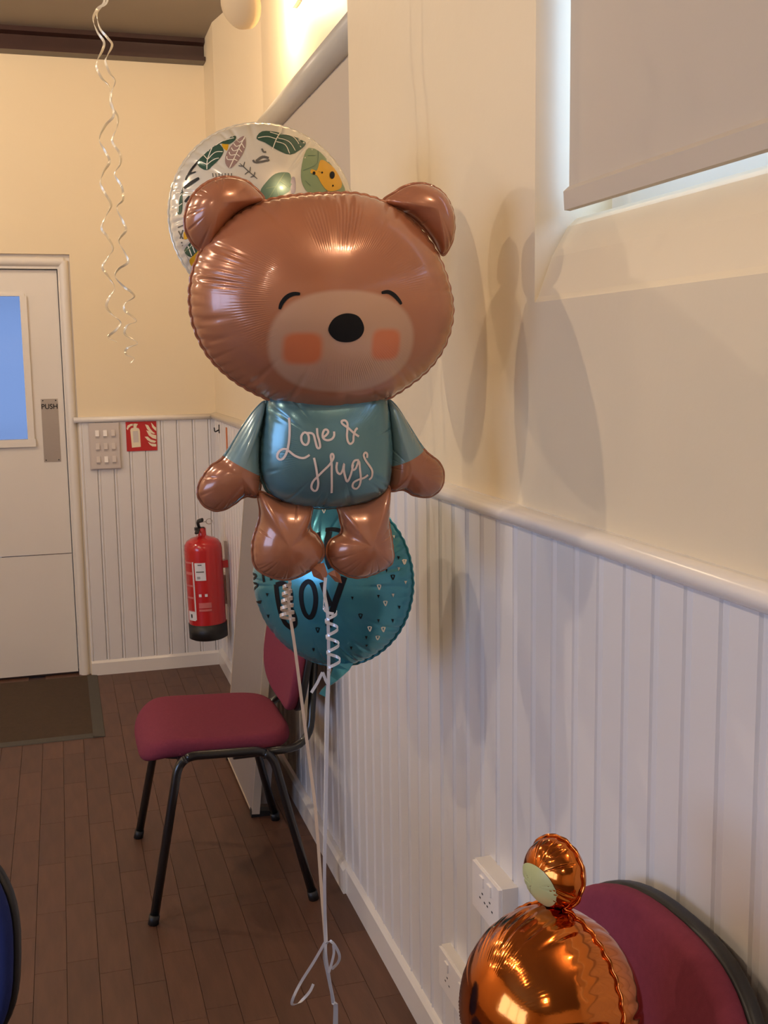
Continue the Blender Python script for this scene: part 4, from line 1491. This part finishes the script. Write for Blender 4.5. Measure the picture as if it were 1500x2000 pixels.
# ------------------------------------------------------------------ copper monkey balloon on the near chair
MO = atd(1076, 1968, 1.13)
pm = 1.13 / 2139.6
frM = Frame(MO, fnormal(-47, 12)(MO), up=(0.05, 0.1, 1))
mon = empty('monkey_balloon', mw=frM.mw, label='shiny copper foil animal balloon with pale green ear on maroon chair', category='balloon')


def circ(cx, cy, rx, ry, n=24):
    return [(cx + rx * math.cos(a), cy + ry * math.sin(a)) for a in np.linspace(0, 2 * math.pi, n, endpoint=False)]


RM = 188 * pm
lm = Lobe(circ(0, 0, RM, RM * 1.02), center=(0, 0), H=RM * .93, Hb=RM * .88, p=.52, wr=.006, crease=26, ripple=.0006, seed=71, nth=360, nr=44, clen=.22, scallop=.006)
lm.mb().build('head', 'copper', mon, fix=False)
ec = (-.14 * RM, RM * 1.35)
le = Lobe(circ(ec[0], ec[1], RM * .40, RM * .36), center=ec, H=RM * .27, Hb=RM * .22, p=.5, wr=.004, crease=14, seed=72, nth=220, nr=24, clen=.5)
ear = le.mb().build('ear', 'copper', mon, fix=False)
ip = MB()
le.patch(ip, circ(ec[0] - RM * .06, ec[1] - RM * .13, RM * .30, RM * .215, 16), .0008)
ip.build('inner_ear', 'pale_green', ear, fix=False)
ec = (-.05 * RM, -RM * 1.30)
le = Lobe(circ(ec[0], ec[1], RM * .40, RM * .36), center=ec, H=RM * .27, Hb=RM * .22, p=.5, wr=.004, crease=14, seed=73, nth=160, nr=20, clen=.5)
le.mb().build('ear', 'copper', mon, fix=False)
lb = Lobe(circ(RM * 1.55, -RM * .55, RM * .75, RM * .62), H=RM * .5, p=.52, wr=.005, crease=16, seed=74, nth=220, nr=24)
lb.mb().build('body', 'copper', mon, fix=False)

# ------------------------------------------------------------------ curled ribbons hanging from the ceiling
CT = 2.05


def hanging(pts, label, loc_top, CT=CT):
    P = [loc_top] + P3(*[(x, y, CT) for x, y in pts])
    Q = smooth3(P, 8)
    sd = []
    for i in range(len(Q)):
        a = i * .32
        sd.append(cr * math.cos(a * .35) + cf * math.sin(a * .35) * .8)
    o = MB().strip(Q, .0046, sd).build('hanging_ribbon', 'rib_cream')
    tag(o, label, 'ribbon')
    return o


topA = np.array([atd(205, 0, CT)[0], atd(205, 0, CT)[1], CEIL])
hanging([(200, -200), (196, -60), (204, 0), (190, 18), (182, 38), (190, 62), (203, 82), (200, 98), (191, 116), (189, 132), (199, 153), (213, 168), (216, 195), (222, 225),
         (206, 245), (194, 272), (204, 293), (214, 315), (203, 335), (196, 357), (205, 377), (217, 400), (208, 420), (198, 445), (210, 462), (221, 485), (211, 502),
         (200, 522), (212, 540), (224, 562), (214, 580), (208, 598), (220, 615), (236, 630), (226, 645), (212, 658), (228, 668)],
        'cream curled ribbon hanging by the end wall, shorter and straighter of two', topA)
hanging([(210, -200), (212, -60), (210, 0), (196, 14), (189, 28), (195, 55), (210, 74), (219, 88), (210, 108), (206, 120), (214, 142), (225, 158), (218, 180), (217, 205),
         (230, 228), (228, 250), (219, 275), (234, 300), (235, 320), (224, 340), (238, 365), (240, 390), (228, 405), (240, 432), (246, 450), (232, 470), (243, 492), (250, 512),
         (232, 525), (225, 540), (240, 558), (256, 570), (262, 580), (245, 592), (243, 606), (258, 618), (266, 628), (248, 636), (244, 652), (262, 664), (268, 672), (248, 680), (246, 692), (262, 700), (255, 709)],
        'cream curled ribbon hanging by the end wall, longer one ending in tight curls', topA + np.array([.012, .05, 0]), 2.10)
